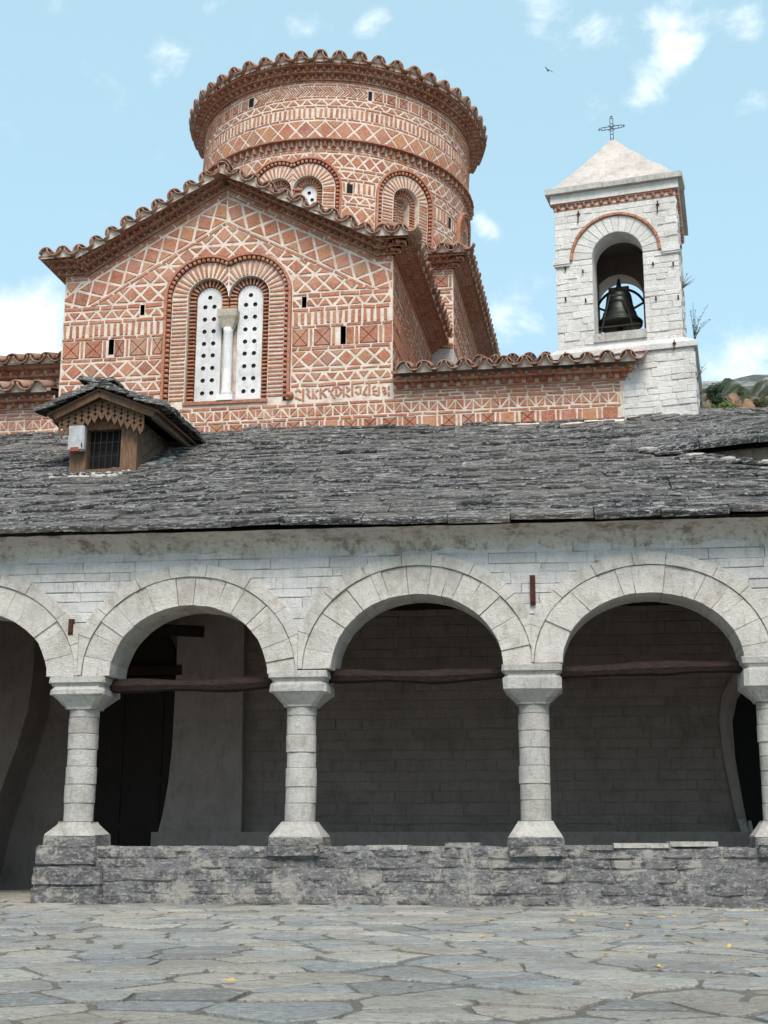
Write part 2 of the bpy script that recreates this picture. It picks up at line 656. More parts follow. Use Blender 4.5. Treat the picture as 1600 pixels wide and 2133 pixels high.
class Arch:
    """arched area cut out of a wall: ellipse a x b over jambs down to zb"""

    def __init__(s, cu, cz, a, b, zb):
        s.cu, s.cz, s.a, s.b, s.zb = cu, cz, a, b, zb

    def f(s, u, z):
        return ((u - s.cu) / s.a) ** 2 + ((z - s.cz) / s.b) ** 2 if z > s.cz else ((u - s.cu) / s.a) ** 2

    def cut(s, p):
        if all(q[1] <= s.zb + .01 for q in p):
            return p
        vals = [s.f(*q) for q in p]
        c = cent(p)
        fc = s.f(*c)
        if fc < 1 and max(vals) < 1.0:
            return []
        if min(vals) >= 1 and fc >= 1:
            # straight edges could still cross the curve; test mid points
            n = len(p)
            if all(s.f((p[i][0] + p[(i + 1) % n][0]) / 2, (p[i][1] + p[(i + 1) % n][1]) / 2) >= 1 for i in range(n)):
                return p
        ref = c if fc >= 1 else p[vals.index(max(vals))]
        if ref[1] > s.cz:
            x, z = ref[0] - s.cu, ref[1] - s.cz
            k = 1 / math.sqrt((x / s.a) ** 2 + (z / s.b) ** 2)
            x, z = x * k, z * k
            nx, nz = x / s.a ** 2, z / s.b ** 2
            L = math.hypot(nx, nz)
            nx, nz = nx / L, nz / L
            return clip(p, -nx, -nz, -(nx * (s.cu + x) + nz * (s.cz + z)))
        sg = 1 if ref[0] > s.cu else -1
        return clip(p, -sg, 0, -sg * (s.cu + sg * s.a))


def prism(S, p, d0, d1, ch, jit=0.0, sub=False):
    """polygon p raised from depth d0 to d1 on wall mapping S, with chamfered rim"""
    if jit:
        p = [(a + rnd.uniform(-jit, jit), b + rnd.uniform(-jit, jit)) for a, b in p]
    fr = inset(p, ch)
    n = len(p)
    if len(fr) != n:
        c = cent(p)
        k = .8
        fr = [(c[0] + (a - c[0]) * k, c[1] + (b - c[1]) * k) for a, b in p]
    # clip() may rotate the start vertex: match by nearest
    best = min(range(n), key=lambda s: sum((fr[(i + s) % n][0] - p[i][0]) ** 2 + (fr[(i + s) % n][1] - p[i][1]) ** 2 for i in range(n)))
    fr = [fr[(i + best) % n] for i in range(n)]
    v = [S(a, b, d0) for a, b in p] + [S(a, b, d1 - ch * .8) for a, b in p] + [S(a, b, d1) for a, b in fr]
    f = []
    for i in range(n):
        j = (i + 1) % n
        f.append((i, j, n + j, n + i))
        f.append((n + i, n + j, 2 * n + j, 2 * n + i))
    f.append(tuple(2 * n + i for i in range(n)))
    return v, f


# ------------------------------------------------------------------ brick patterns: lists of (kind, polygon)
def pat_stretch(u0, u1, z0, z1, l0=.16, l1=.30, gap=.028):
    r = []
    u = u0 + rnd.uniform(-.1, 0)
    while u < u1:
        l = rnd.uniform(l0, l1)
        a, b = max(u, u0), min(u + l, u1)
        if b - a > .04:
            w = rnd.uniform(-.004, .004)
            r.append(('stretcher_brick', [(a, z0 + w), (b, z0 - w), (b, z1 - w), (a, z1 + w)]))
        u += l + gap
    return r


def pat_tri(u0, u1, z0, z1, p, gap=.044, off=0.0, split=False):
    r = []
    k = -1
    u = u0 - off
    while u < u1 + p:
        T = [[(u, z0), (u + p, z0), (u + p / 2, z1)], [(u + p, z0), (u + 1.5 * p, z1), (u + p / 2, z1)]]
        for t in T:
            if split:
                m = sum(q[0] for q in t) / 3
                pcs = [clip(t, 1, 0, m), clip(t, -1, 0, -m)]
            else:
                pcs = [t]
            for q in pcs:
                q = cliprect(q, u0, u1, z0, z1) if q else q
                if q:
                    q = inset(q, gap / 2 * (.55 if split else 1))
                if q and area(q) > .0008:
                    r.append(('triangle_brick', q))
        u += p
    return r


def pat_loz(u0, u1, z0, z1, p, gap=.044, off=0.0):
    r = []
    zm = (z0 + z1) / 2
    u = u0 - off - p
    while u < u1 + p:
        for kind, t in (('lozenge_brick', [(u, z0), (u + p / 2, zm), (u, z1), (u - p / 2, zm)]), ('triangle_brick', [(u, z0), (u + p, z0), (u + p / 2, zm)]),
                        ('triangle_brick', [(u, z1), (u + p / 2, zm), (u + p, z1)])):
            q = cliprect(t, u0, u1, z0, z1)
            if q:
                q = inset(q, gap / 2)
            if q and area(q) > .0008:
                r.append((kind, q))
        u += p
    return r


def pat_sold(u0, u1, z0, z1, p=.10, w=.05):
    r = []
    u = u0 + .01
    while u + w < u1 + .005:
        ww = w * rnd.uniform(.8, 1.12)
        s = rnd.uniform(-.004, .004)
        a, b = rnd.uniform(0, .014), rnd.uniform(0, .014)
        r.append(('soldier_brick', [(u + s, z0 + a), (u + ww + s, z0 + a), (u + ww - s, z1 - b), (u - s, z1 - b)]))
        u += p * rnd.uniform(.93, 1.07)
    return r


def pat_sq(u0, u1, z0, z1, w=.27, sep=True, off=0.02):
    r = []
    u = u0 + off
    while u < u1 - .05:
        ww = min(w * rnd.uniform(.93, 1.07), u1 - u)
        if ww > .1:
            r.append(('square_brick', [(u, z0 + .008), (u + ww, z0 + .004), (u + ww, z1 - .004), (u, z1 - .01)]))
        u += ww + .032
        if sep and u < u1 - .05:
            r.append(('soldier_brick', [(u, z0 + .01), (u + .04, z0 + .01), (u + .04, z1 - .01), (u, z1 - .01)]))
            u += .04 + .032
    return r


def pat_herring(u0, u1, z0, z1, p=.058):
    r = []
    zm = (z0 + z1) / 2
    h = (z1 - z0) / 2
    u = u0
    while u < u1:
        t = .030
        r.append(('soldier_brick', cliprect([(u, z0), (u + t, z0), (u + t + h * .95, zm - .004), (u + h * .95, zm - .004)], u0, u1, z0, z1)))
        r.append(('soldier_brick', cliprect([(u + h * .95, zm + .004), (u + t + h * .95, zm + .004), (u + t, z1), (u, z1)], u0, u1, z0, z1)))
        u += p
    return [q for q in r if q[1]]


def square_brick(S, p, d0, d1):
    """square brick scored with a cross: four wedges on a dark bed"""
    c = cent(p)
    v = [S(a, b, d1 - .006) for a, b in p]
    f = [tuple(range(len(p)))]
    idx = [1]
    n = len(p)
    for i in range(n):
        t = [p[i], p[(i + 1) % n], c]
        t = inset(t, .0055)
        if not t or len(t) != 3:
            continue
        # keep the outer rim full size
        vv, ff = prism(S, t, d0, d1, .003)
        b = len(v)
        v += vv
        f += [tuple(b + k for k in q) for q in ff]
        idx += [0] * len(ff)
    return v, f, idx


def lay(th, parent, S, pats, arches=(), halfs=(), d1=.012, jit=.008, mat='brick', minarea=.0006, scored=True):
    for kind, p in pats:
        for h in halfs:
            p = clip(p, *h) if p else p
        for a in arches:
            p = a.cut(p) if p else p
        if not p or abs(area(p)) < minarea:
            continue
        A = abs(area(p))
        if kind == 'square_brick' and scored and len(p) == 4 and A > .03 and rnd.random() < .8:
            v, f, idx = square_brick(S, p, -.01, d1 + .002)
            put(th, parent, kind, v, f, [M[mat], M['groove_shade']], A, idx)
        else:
            v, f = prism(S, p, -.02, d1 + rnd.uniform(-.004, .004), .004, jit)
            put(th, parent, kind, v, f, M[mat], A, None, M[mat + '_i'])


def ring(th, parent, S, cu, cz, r0, r1, zb, pitch, w, d1=.012, a0=0.0, a1=math.pi, mat='brick', jambs=(True, True), kind='voussoir_brick', d0=-.02):
    """radial bricks over an arch, horizontal ones down the jambs"""
    rm = (r0 + r1) / 2
    n = max(3, int(rm * (a1 - a0) / pitch))
    for i in range(n):
        a = a0 + (a1 - a0) * (i + .5) / n
        c, s = math.cos(a), math.sin(a)
        k = w / 2 * rnd.uniform(.8, 1.1)
        p = [(cu + c * r0 + s * k * .85, cz + s * r0 - c * k * .85), (cu + c * r1 + s * k * 1.1, cz + s * r1 - c * k * 1.1),
             (cu + c * r1 - s * k * 1.1, cz + s * r1 + c * k * 1.1), (cu + c * r0 - s * k * .85, cz + s * r0 + c * k * .85)]
        v, f = prism(S, p, d0, d1 + rnd.uniform(-.003, .003), .004, .003)
        put(th, parent, kind, v, f, M[mat], abs(area(p)), None, M[mat + '_i'])
    for sg, on in ((-1, jambs[0]), (1, jambs[1])):
        if not on:
            continue
        z = cz - pitch * .6
        while z > zb:
            x0, x1 = cu + sg * r0, cu + sg * r1
            if x0 > x1:
                x0, x1 = x1, x0
            h = w * rnd.uniform(.85, 1.2)
            p = [(x0 + .004, z - h / 2), (x1 - .004, z - h / 2), (x1 - .004, z + h / 2), (x0 + .004, z + h / 2)]
            v, f = prism(S, p, d0, d1 + rnd.uniform(-.003, .003), .004, .004)
            put(th, parent, kind, v, f, M[mat], abs(area(p)), None, M[mat + '_i'])
            z -= pitch


def arch_path(cu, cz, r, zb, n=20, a0=0.0, a1=math.pi):
    """outline from right jamb bottom over the arch to left jamb bottom"""
    p = [(cu + r, zb)] if a0 <= 0.001 else []
    p += [(cu + r * math.cos(a0 + (a1 - a0) * i / n), cz + r * math.sin(a0 + (a1 - a0) * i / n)) for i in range(n + 1)]
    if a1 >= math.pi - .001:
        p += [(cu - r, zb)]
    return p


def strip(g, S, path, da, db, mi=0):
    """reveal surface along a path between two depths"""
    b = len(g.v)
    for q in path:
        g.v.append(tuple(S(q[0], q[1], da)))
        g.v.append(tuple(S(q[0], q[1], db)))
    for i in range(len(path) - 1):
        g.f.append((b + 2 * i, b + 2 * i + 1, b + 2 * i + 3, b + 2 * i + 2))
        g.i.append(mi)


def annulus(g, S, cu, cz, r0, r1, zb, d, mi=0, n=20):
    A, B = arch_path(cu, cz, r0, zb, n), arch_path(cu, cz, r1, zb, n)
    b = len(g.v)
    for p, q in zip(A, B):
        g.v.append(tuple(S(p[0], p[1], d)))
        g.v.append(tuple(S(q[0], q[1], d)))
    for i in range(len(A) - 1):
        g.f.append((b + 2 * i, b + 2 * i + 1, b + 2 * i + 3, b + 2 * i + 2))
        g.i.append(mi)


def sheet_with_holes(S, outline, holes, pocket=.25, subdiv=None, mi_pocket=1):
    """flat wall face with real openings, each opening backed by a pocket"""
    bm = bmesh.new()
    loops = [outline] + [h[0] if isinstance(h, tuple) and isinstance(h[0], list) else h for h in holes]
    for lp in loops:
        vs = [bm.verts.new((p[0], p[1], 0)) for p in lp]
        for i in range(len(vs)):
            bm.edges.new((vs[i], vs[(i + 1) % len(vs)]))
    bmesh.ops.triangle_fill(bm, use_beauty=True, use_dissolve=False, edges=bm.edges[:])
    bm.verts.index_update()
    g = Geo()
    g.v = [tuple(S(v.co.x, v.co.y, 0)) for v in bm.verts]
    for f in bm.faces:
        ids = [v.index for v in f.verts]
        if f.normal.z < 0:
            ids.reverse()
        g.f.append(tuple(ids))
        g.i.append(0)
    bm.free()
    for h in holes:
        dep = pocket
        lp = h
        if isinstance(h, tuple) and isinstance(h[0], list):
            lp, dep = h
        b = len(g.v)
        n = len(lp)
        for p in lp:
            g.v.append(tuple(S(p[0], p[1], 0)))
        for p in lp:
            g.v.append(tuple(S(p[0], p[1], -dep)))
        for i in range(n):
            j = (i + 1) % n
            g.f.append((b + i, b + n + i, b + n + j, b + j))
            g.i.append(mi_pocket)
        g.f.append(tuple(b + n + i for i in range(n)))
        g.i.append(mi_pocket)
    return g


def tooth(S, u, w, z0, z1, d0, d1):
    """brick set cornerwise: triangular in plan, pointing outwards"""
    P = [(u - w / 2, d0), (u, d1), (u + w / 2, d0)]
    v = [S(a, z0, d) for a, d in P] + [S(a, z1, d) for a, d in P]
    return v, [(0, 1, 4, 3), (1, 2, 5, 4), (2, 1, 0), (3, 4, 5)]


def slabrow(th, parent, kind, S, u0, u1, z0, z1, d0, d1, l0=.2, l1=.32, gap=.008, mat='brick_d'):
    """course of projecting bricks (full boxes on wall mapping S)"""
    u = u0
    while u < u1 - .02:
        l = min(rnd.uniform(l0, l1), u1 - u)
        a, b = u, u + l - gap
        dd = d1 + rnd.uniform(-.006, .006)
        v = [S(a, z0, d0), S(b, z0, d0), S(b, z0, dd), S(a, z0, dd), S(a, z1, d0), S(b, z1, d0), S(b, z1, dd), S(a, z1, dd)]
        f = [(0, 1, 2, 3), (7, 6, 5, 4), (3, 2, 6, 7), (1, 5, 6, 2), (0, 3, 7, 4)]
        put(th, parent, kind, v, f, M[mat], l * (d1 - d0 + .05), None, M[mat + '_i'])
        u += l


def cornice(th, parent, S, u0, u1, z0, steps, pitch=.115, mat='brick_d'):
    """stepped brick cornice of cornerwise rows and ledges; steps = (kind, height, depth)"""
    z = z0
    dprev = 0.0
    for kind, h, d in steps:
        if kind == 'tooth':
            n = max(1, int(round((u1 - u0) / pitch)))
            p = (u1 - u0) / n
            for i in range(n):
                v, f = tooth(S, u0 + p * (i + .5), p * .96, z + .004, z + h - .004, dprev - .03, d + rnd.uniform(-.008, .008))
                put(th, parent, 'cornerwise_brick', v, f, M[mat], p * h, None, M[mat + '_i'])
        else:
            slabrow(th, parent, 'ledge_brick', S, u0, u1, z, z + h, -.02, d, mat=mat)
            dprev = d - .05
        z += h
    return z


# ------------------------------------------------------------------ clay tiles
def tile_mesh(name, r, l, t=.016, flip=False, n=8, taper=.86):
    """half-round tile, axis along +x (mouth at x=0), crown up (or down)"""
    v = []
    for x, k in ((0, 1.0), (l, taper)):
        for rr in (r * k, r * k - t):
            for i in range(n + 1):
                a = math.pi * i / n
                z = math.sin(a) * rr
                v.append((x, math.cos(a) * rr, -z if flip else z))
    m = n + 1
    f = []
    for i in range(n):
        f += [(i, i + 1, 2 * m + i + 1, 2 * m + i), (m + i + 1, m + i, 3 * m + i, 3 * m + i + 1), (i + 1, i, m + i, m + i + 1), (2 * m + i, 2 * m + i + 1, 3 * m + i + 1, 3 * m + i)]
    f += [(0, 2 * m, 3 * m, m), (n, m + n, 3 * m + n, 2 * m + n)]
    if flip:
        f = [tuple(reversed(q)) for q in f]
    return v, f


TILE_C = tile_mesh('cover', .098, .42)
TILE_P = tile_mesh('pan', .105, .42, flip=True, taper=.95)
PLUG = ([(.05, -.075, .0), (.05, .075, .0), (.05, .05, .05), (.05, 0, .074), (.05, -.05, .05), (.05, -.10, -.05), (.05, .10, -.05)], [(5, 6, 1, 2, 3, 4, 0)])


def place(vf, M4):
    return [M4 @ Vector(q) for q in vf[0]], vf[1]


def basis(o, x, z):
    x = Vector(x).normalized()
    z = Vector(z)
    y = z.cross(x).normalized()
    z = x.cross(y)
    m = Matrix((x, y, z)).transposed().to_4x4()
    m.translation = Vector(o)
    return m


def tilerow(th, parent, n, fn, sc=1.0, jit=.01, under=True):
    """n tile pitches; fn(t) -> (mouth point, inward axis, up vector) for t in 0..n"""
    for i in range(n):
        o, ax, up = fn(i + .5)
        o = Vector(o) + Vector((rnd.uniform(-jit, jit), rnd.uniform(-jit, jit), rnd.uniform(-jit, jit)))
        up2 = Vector(up) + Vector((rnd.uniform(-.06, .06), rnd.uniform(-.06, .06), 0))
        v, f = place(TILE_C, basis(o, ax, up2) @ Matrix.Scale(sc * rnd.uniform(.95, 1.05), 4))
        put(th, parent, 'roof_tile', v, f, M['tile'], .03, None, M['tile_i'], True)
        if under:
            v, f = place(PLUG, basis(o, ax, up) @ Matrix.Scale(sc, 4))
            put(th, parent, 'mortar_plug', v, f, M['mortar'], .01)
        o, ax, up = fn(i + 1.0)
        v, f = place(TILE_P, basis(Vector(o) + Vector(up) * .075 * sc - Vector(ax) * .012 + Vector((rnd.uniform(-jit, jit), rnd.uniform(-jit, jit), 0)), ax, up2) @ Matrix.Scale(sc, 4))
        put(th, parent, 'roof_tile', v, f, M['tile'], .028, None, M['tile_i'], True)


def hit_y(px, py, y):
    d = px_dir(px, py)
    return CAM + d * ((y - CAM.y) / d.y)


# ================================================================== ground and courtyard
def structure(o):
    o['kind'] = 'structure'
    return o


GZ = 0.035
g = Geo()
g.add([(-900, -400, -.02), (900, -400, -.02), (900, 1500, -.02), (-900, 1500, -.02)], [(0, 1, 2, 3)])
structure(g.obj('ground', M['ground']))
g = Geo()
nx, ny = 60, 50
for j in range(ny + 1):
    for i in range(nx + 1):
        x, y = -12 + 20 * i / nx, -11.5 + 16.5 * j / ny
        g.v.append((x, y, GZ - .005 + rnd.uniform(-.005, .005)))
for j in range(ny):
    for i in range(nx):
        a = j * (nx + 1) + i
        g.f.append((a, a + 1, a + nx + 2, a + nx + 1))
        g.i.append(0)
paving = structure(g.obj('courtyard_paving', M['ground'], smooth=True))


def voronoi(pts, margin):
    cells = []
    for i, (x, y) in enumerate(pts):
        p = [(x - margin, y - margin), (x + margin, y - margin), (x + margin, y + margin), (x - margin, y + margin)]
        for k, (a, b) in enumerate(pts):
            if k == i or abs(a - x) > 2 * margin or abs(b - y) > 2 * margin:
                continue
            dx, dy = a - x, b - y
            p = clip(p, dx, dy, dx * (a + x) / 2 + dy * (b + y) / 2)
            if not p:
                break
        cells.append(p)
    return cells


def chaikin(p, k=.18):
    r = []
    n = len(p)
    for i in range(n):
        A, B = p[i], p[(i + 1) % n]
        r.append((A[0] + (B[0] - A[0]) * k, A[1] + (B[1] - A[1]) * k))
        r.append((A[0] + (B[0] - A[0]) * (1 - k), A[1] + (B[1] - A[1]) * (1 - k)))
    return r


pr = random.Random(21)
pts = []
y = -10.6
row = 0
while y < 4.2:
    dyr = pr.uniform(.27, .42)
    x = -10.0 + pr.uniform(0, .5)
    while x < 5.0:
        pts.append((x + pr.uniform(-.14, .14), y + pr.uniform(-.16, .16)))
        x += pr.uniform(.32, .78)
    y += dyr
    row += 1
S_g = lambda u, v, d: (u, v, GZ + d + .002 * math.sin(u * 1.7 + v))
for (c, p) in zip(pts, voronoi(pts, .8)):
    x, y = c
    t = (y + 9.4) / 9.4
    xl, xr = -2.34 - 4.2 * t - 2.2, .78 + 1.5 * t + 2.2
    if y > -.25:
        if not (x < -5.9 and y < 3.9 and x > -9.8):
            continue
    elif not (xl < x < xr):
        continue
    if not p:
        continue
    if y < -.25:
        p = clip(p, 0, 1, -.10)
    p = inset(p, pr.uniform(.008, .032)) if p else p
    if not p or area(p) < .03:
        continue
    q = []
    for i in range(len(p)):
        A, B = p[i], p[(i + 1) % len(p)]
        L = math.hypot(B[0] - A[0], B[1] - A[1])
        if L < .02:
            continue
        m = 2 if L < .25 else 3
        for t in range(m):
            k = (.10 + .80 * t / (m - 1))
            q.append((A[0] + (B[0] - A[0]) * k + pr.uniform(-.010, .010), A[1] + (B[1] - A[1]) * k + pr.uniform(-.010, .010)))
    v, f = prism(S_g, q, -.04, pr.uniform(.001, .012), .006)
    put(paving, paving, 'paving_slab', v, f, M['paving'], area(q) / (16 + y) ** 1.5, None, M['paving_i'])

# fallen leaves
lr = random.Random(5)
leafv = [(-.5, 0, 0), (-.2, -.28, .08), (.2, -.24, .05), (.55, 0, .12), (.22, .26, .1), (-.18, .28, .04), (0, 0, -.03)]
leaff = [(6, 0, 1), (6, 1, 2), (6, 2, 3), (6, 3, 4), (6, 4, 5), (6, 5, 0)]
lme = bpy.data.meshes.new('fallen_leaf')
lme.from_pydata(leafv, [], leaff)
lme.materials.append(M['leaf'])
for i in range(120):
    if i < 85:
        x, y = lr.gauss(1.1, .9), lr.uniform(-7.5, -.4)
    else:
        x, y = lr.uniform(-4.5, 2.2), lr.uniform(-8.6, -.3)
    o = link(bpy.data.objects.new('fallen_leaf', lme))
    s = lr.uniform(.035, .075)
    o.scale = (s, s, s)
    o.location = (x, y, GZ + .022)
    o.rotation_euler = (lr.uniform(-.3, .3), lr.uniform(-.3, .3), lr.uniform(0, 6.28))
    tag(o, 'small curled yellow leaf fallen on the stone paving', 'leaf', 'fallen yellow leaves on the paving')

# ================================================================== the arcaded porch
porch = thing('arcaded_porch', 'long whitewashed stone porch with round arches on stubby columns and a slate roof', 'porch')
S_f = lambda u, z, d: (u, -d, z)
COLX = [-5.61, -3.02, -.375, 2.25]
CAPT = [2.555, 2.585, 2.625, 2.675]
ARC = [  # centre, half width, spring, crown, ring, hood
    (-6.93, .95, 2.555, 3.33, .335, .145), (-4.305, .925, 2.56, 3.36, .33, .145), (-1.665, .975, 2.60, 3.44, .325, .14),
    (.955, .985, 2.635, 3.40, .315, .145), (3.55, .97, 2.675, 3.42, .32, .145)]
XL, XR, ZT, TH = -10.2, 5.45, 4.14, .60

g = Geo()
prof = []
x = XL
for cx, hw, sp, cr, T, H in ARC:
    prof += [(cx - hw, sp)]
    for i in range(33):
        a = math.pi - math.pi * i / 32
        prof.append((cx + hw * math.cos(a), sp + (cr - sp) * math.sin(a)))
    prof += [(cx + hw, sp)]
prof = [(XL, 2.5)] + prof + [(XR, 2.5)]
for (x0, z0), (x1, z1) in zip(prof[:-1], prof[1:]):
    if x1 - x0 < 1e-4:
        continue
    for yy, rev in ((.018, False), (TH, True)):
        q = [(x0, yy, z0), (x1, yy, z1), (x1, yy, ZT), (x0, yy, ZT)]
        g.add(q if not rev else q[::-1], [(0, 1, 2, 3)])
    e = .006
    g.add([(x0, .018, z0 + e), (x0, TH, z0 + e), (x1, TH, z1 + e), (x1, .018, z1 + e)], [(0, 1, 2, 3)])
arcade = g.obj('arcade_wall', M['joint'], porch)

MID = [(COLX[i]) for i in range(4)]
for k, (cx, hw, sp, cr, T, H) in enumerate(ARC):
    rise = cr - sp
    n = (14, 16, 17, 15, 15)[k]
    jl = [0] + [(i + rnd.uniform(-.32, .32)) / n for i in range(1, n)] + [1]
    for i in range(n):
        a0, a1 = math.pi * jl[i], math.pi * jl[i + 1]
        gp = .0013
        da = gp / (hw + T / 2)
        p = []
        for a in (a0 + da, (a0 + a1) / 2, a1 - da):
            p.append((cx + hw * math.cos(a), sp + rise * math.sin(a)))
        o_ = []
        for a in (a1 - da, (a0 + a1) / 2, a0 + da):
            o_.append((cx + (hw + T) * math.cos(a), sp + (rise + T) * math.sin(a)))
        p = (p + o_)[::-1]
        if area(p) < 0:
            p = p[::-1]
        d1 = .012 + rnd.uniform(-.012, .012)
        p = [(a + rnd.uniform(-.005, .005), b + rnd.uniform(-.005, .005)) for a, b in p]
        c = cent(p)
        # inner edge is concave: build the block by hand, full wall depth
        fr = [(c[0] + (a - c[0]) * .982, c[1] + (b - c[1]) * .987) for a, b in p]
        m = len(p)
        v = [S_f(a, b, -TH + .004) for a, b in p] + [S_f(a, b, d1 - .010) for a, b in p] + [S_f(a, b, d1) for a, b in fr]
        f = []
        for q in range(m):
            w = (q + 1) % m
            f += [(q, w, m + w, m + q), (m + q, m + w, 2 * m + w, 2 * m + q)]
        f += [tuple(2 * m + q for q in range(m))]
        put(porch, arcade, 'voussoir', v, f, M['cream'], area(p))
    n = 9
    jl = [0] + [(i + rnd.uniform(-.2, .2)) / n for i in range(1, n)] + [1]
    for i in range(n):
        a0, a1 = math.pi * jl[i] + .002, math.pi * jl[i + 1] - .002
        segs = 4
        r0, r1 = T + .004, T + H * rnd.uniform(.94, 1.05)
        for s in range(segs):
            b0, b1 = a0 + (a1 - a0) * s / segs, a0 + (a1 - a0) * (s + 1) / segs
            p = [(cx + (hw + r0) * math.cos(b0), sp + (rise + r0) * math.sin(b0)), (cx + (hw + r1) * math.cos(b0), sp + (rise + r1) * math.sin(b0)),
                 (cx + (hw + r1) * math.cos(b1), sp + (rise + r1) * math.sin(b1)), (cx + (hw + r0) * math.cos(b1), sp + (rise + r0) * math.sin(b1))]
            for xm in MID:
                if cx < xm < cx + hw + 1:
                    p = clip(p, 1, 0, xm - .001) if p else p
                if cx - hw - 1 < xm < cx:
                    p = clip(p, -1, 0, -xm - .001) if p else p
            if not p or area(p) < .001:
                continue
            v, f = prism(S_f, p, -.02, .036 + .004 * math.sin(i * 2.1 + k), .004)
            put(porch, arcade, 'hood_stone', v, f, M['cream'], area(p))

# coursed, limewashed stones of the spandrels
exc = [Arch(cx, sp, hw + T + .07, cr - sp + T + .07, 0) for cx, hw, sp, cr, T, H in ARC]
z = 2.80
while z < 3.95:
    h = rnd.uniform(.10, .15)
    u = -10.2 + rnd.uniform(0, .4)
    while u < 4.6:
        l = rnd.uniform(.22, .75)
        p = [(u, z), (u + l - .003, z + rnd.uniform(-.008, .008)), (u + l - .003, z + h - .003), (u, z + h - .003 + rnd.uniform(-.006, .006))]
        for a in exc:
            p = a.cut(p) if p else p
        if p and area(p) > .004:
            v, f = prism(S_f, p, -.03, rnd.uniform(-.004, .008), .006, .005)
            put(porch, arcade, 'wall_stone', v, f, M['white'], area(p))
        u += l
    z += h

# plaster cove under the eaves
g = Geo()
cv = [(.006, 3.90), (-.006, 3.975), (-.035, 4.03), (-.075, 4.07), (-.13, 4.10), (-.20, 4.125), (-.35, 4.150)]
xs = [XL + (XR - XL) * i / 90 for i in range(91)]
for xx in xs:
    for yy, zz in cv:
        j = rnd.uniform(-.006, .006)
        g.v.append((xx, yy + j, zz + j))
m = len(cv)
for i in range(90):
    for k in range(m - 1):
        g.f.append((i * m + k, (i + 1) * m + k, (i + 1) * m + k + 1, i * m + k + 1))
        g.i.append(0)
g.obj('eaves_cove', M['cove'], porch, True)

# rusty anchor plates in the wall
for (x, z0, z1) in ((-5.71, 3.03, 3.22), (-.345, 3.28, 3.62)):
    g = Geo()
    g.box(x - .030, x + .030, -.045, .01, z0, z1)
    g.box(x - .018, x + .018, -.058, -.045, z0 + .03, z1 - .03)
    g.obj('anchor_plate', M['rust'], porch, center=True)

# columns
cr_ = random.Random(3)
for k, (X, ct) in enumerate(zip(COLX + [-8.22, 4.85], CAPT + [2.55, 2.68])):
    Y = .30
    core = Geo()
    core.lathe([(.15, .7), (.15, 2.25)], 14, (X, Y))
    column = core.obj('column', M['joint'], porch)
    # base: square block sloping in to the shaft
    bz = .70 if k else .72
    g = Geo()

    def ringsq(hw_, z, ch, jit=.006):
        P = []
        for sx, sy in ((1, 1), (-1, 1), (-1, -1), (1, -1)):
            a, b = (sx * (hw_), sy * (hw_ - ch)), (sx * (hw_ - ch), sy * hw_)
            P += [a, b] if sx * sy > 0 else [b, a]
        return [(X + a + cr_.uniform(-jit, jit), Y + b + cr_.uniform(-jit, jit), z + cr_.uniform(-jit, jit) * .6) for a, b in P]
    def stack(levels, name, mat):
        gg = Geo()
        for hw_, z, ch in levels:
            gg.v += ringsq(hw_, z, ch)
        nl = len(levels)
        for i in range(nl - 1):
            for q in range(8):
                w = (q + 1) % 8
                gg.f.append((i * 8 + q, i * 8 + w, (i + 1) * 8 + w, (i + 1) * 8 + q))
                gg.i.append(0)
        gg.f.append(tuple(range(8))[::-1])
        gg.f.append(tuple((nl - 1) * 8 + q for q in range(8)))
        gg.i += [0, 0]
        return gg.obj(name, mat, column, center=True)
    stack([(.31, .58, .03), (.305, bz, .04), (.30, bz + .045, .04)], 'base_block', M['rubble'])
    stack([(.298, bz + .045, .04), (.292, bz + .062, .05), (.205, .885, .07), (.195, .905, .06), (.19, .918, .06)], 'column_base', M['stonecol'])
    # drums
    z = .918
    ztop = 2.205
    n = 6 if k != 3 else 7
    hs = [cr_.uniform(.85, 1.15) for _ in range(n)] + [.55]
    tot = sum(hs)
    for h in hs:
        hh = h / tot * (ztop - z if False else (2.205 - .918))
        g = Geo()
        r = .172 + cr_.uniform(-.006, .006)
        ox, oy = cr_.uniform(-.004, .004), cr_.uniform(-.004, .004)
        pr_ = [(r - .008, z + .0012), (r, z + .006), (r, z + .009), (r, z + hh - .009), (r, z + hh - .006), (r - .008, z + hh - .0012)]
        ph = cr_.uniform(0, 6)
        g.lathe(pr_, 20, (X + ox, Y + oy))
        g.v = [(X + (a - X) * (1 + .018 * math.sin(5 * math.atan2(b - Y, a - X) + ph)), Y + (b - Y) * (1 + .018 * math.sin(4 * math.atan2(b - Y, a - X) + ph)), c) for a, b, c in g.v]
        g.f += [tuple(range(20))[::-1], tuple(100 + q for q in range(20))]
        g.i += [0, 0]
        g.obj('column_drum', M['stonecol'], column, True, True)
        z += hh
    # capital and abacus
    stack([(.185, 2.195, .05), (.19, 2.215, .05), (.30, 2.33, .05), (.325, 2.35, .05), (.325, ct - .155, .05), (.300, ct - .115, .05)], 'capital', M['stonecol'])
    stack([(.298, ct - .118, .03), (.318, ct - .085, .03), (.335, ct - .075, .03), (.335, ct - .012, .03), (.325, ct, .03)], 'abacus', M['stonecol'])

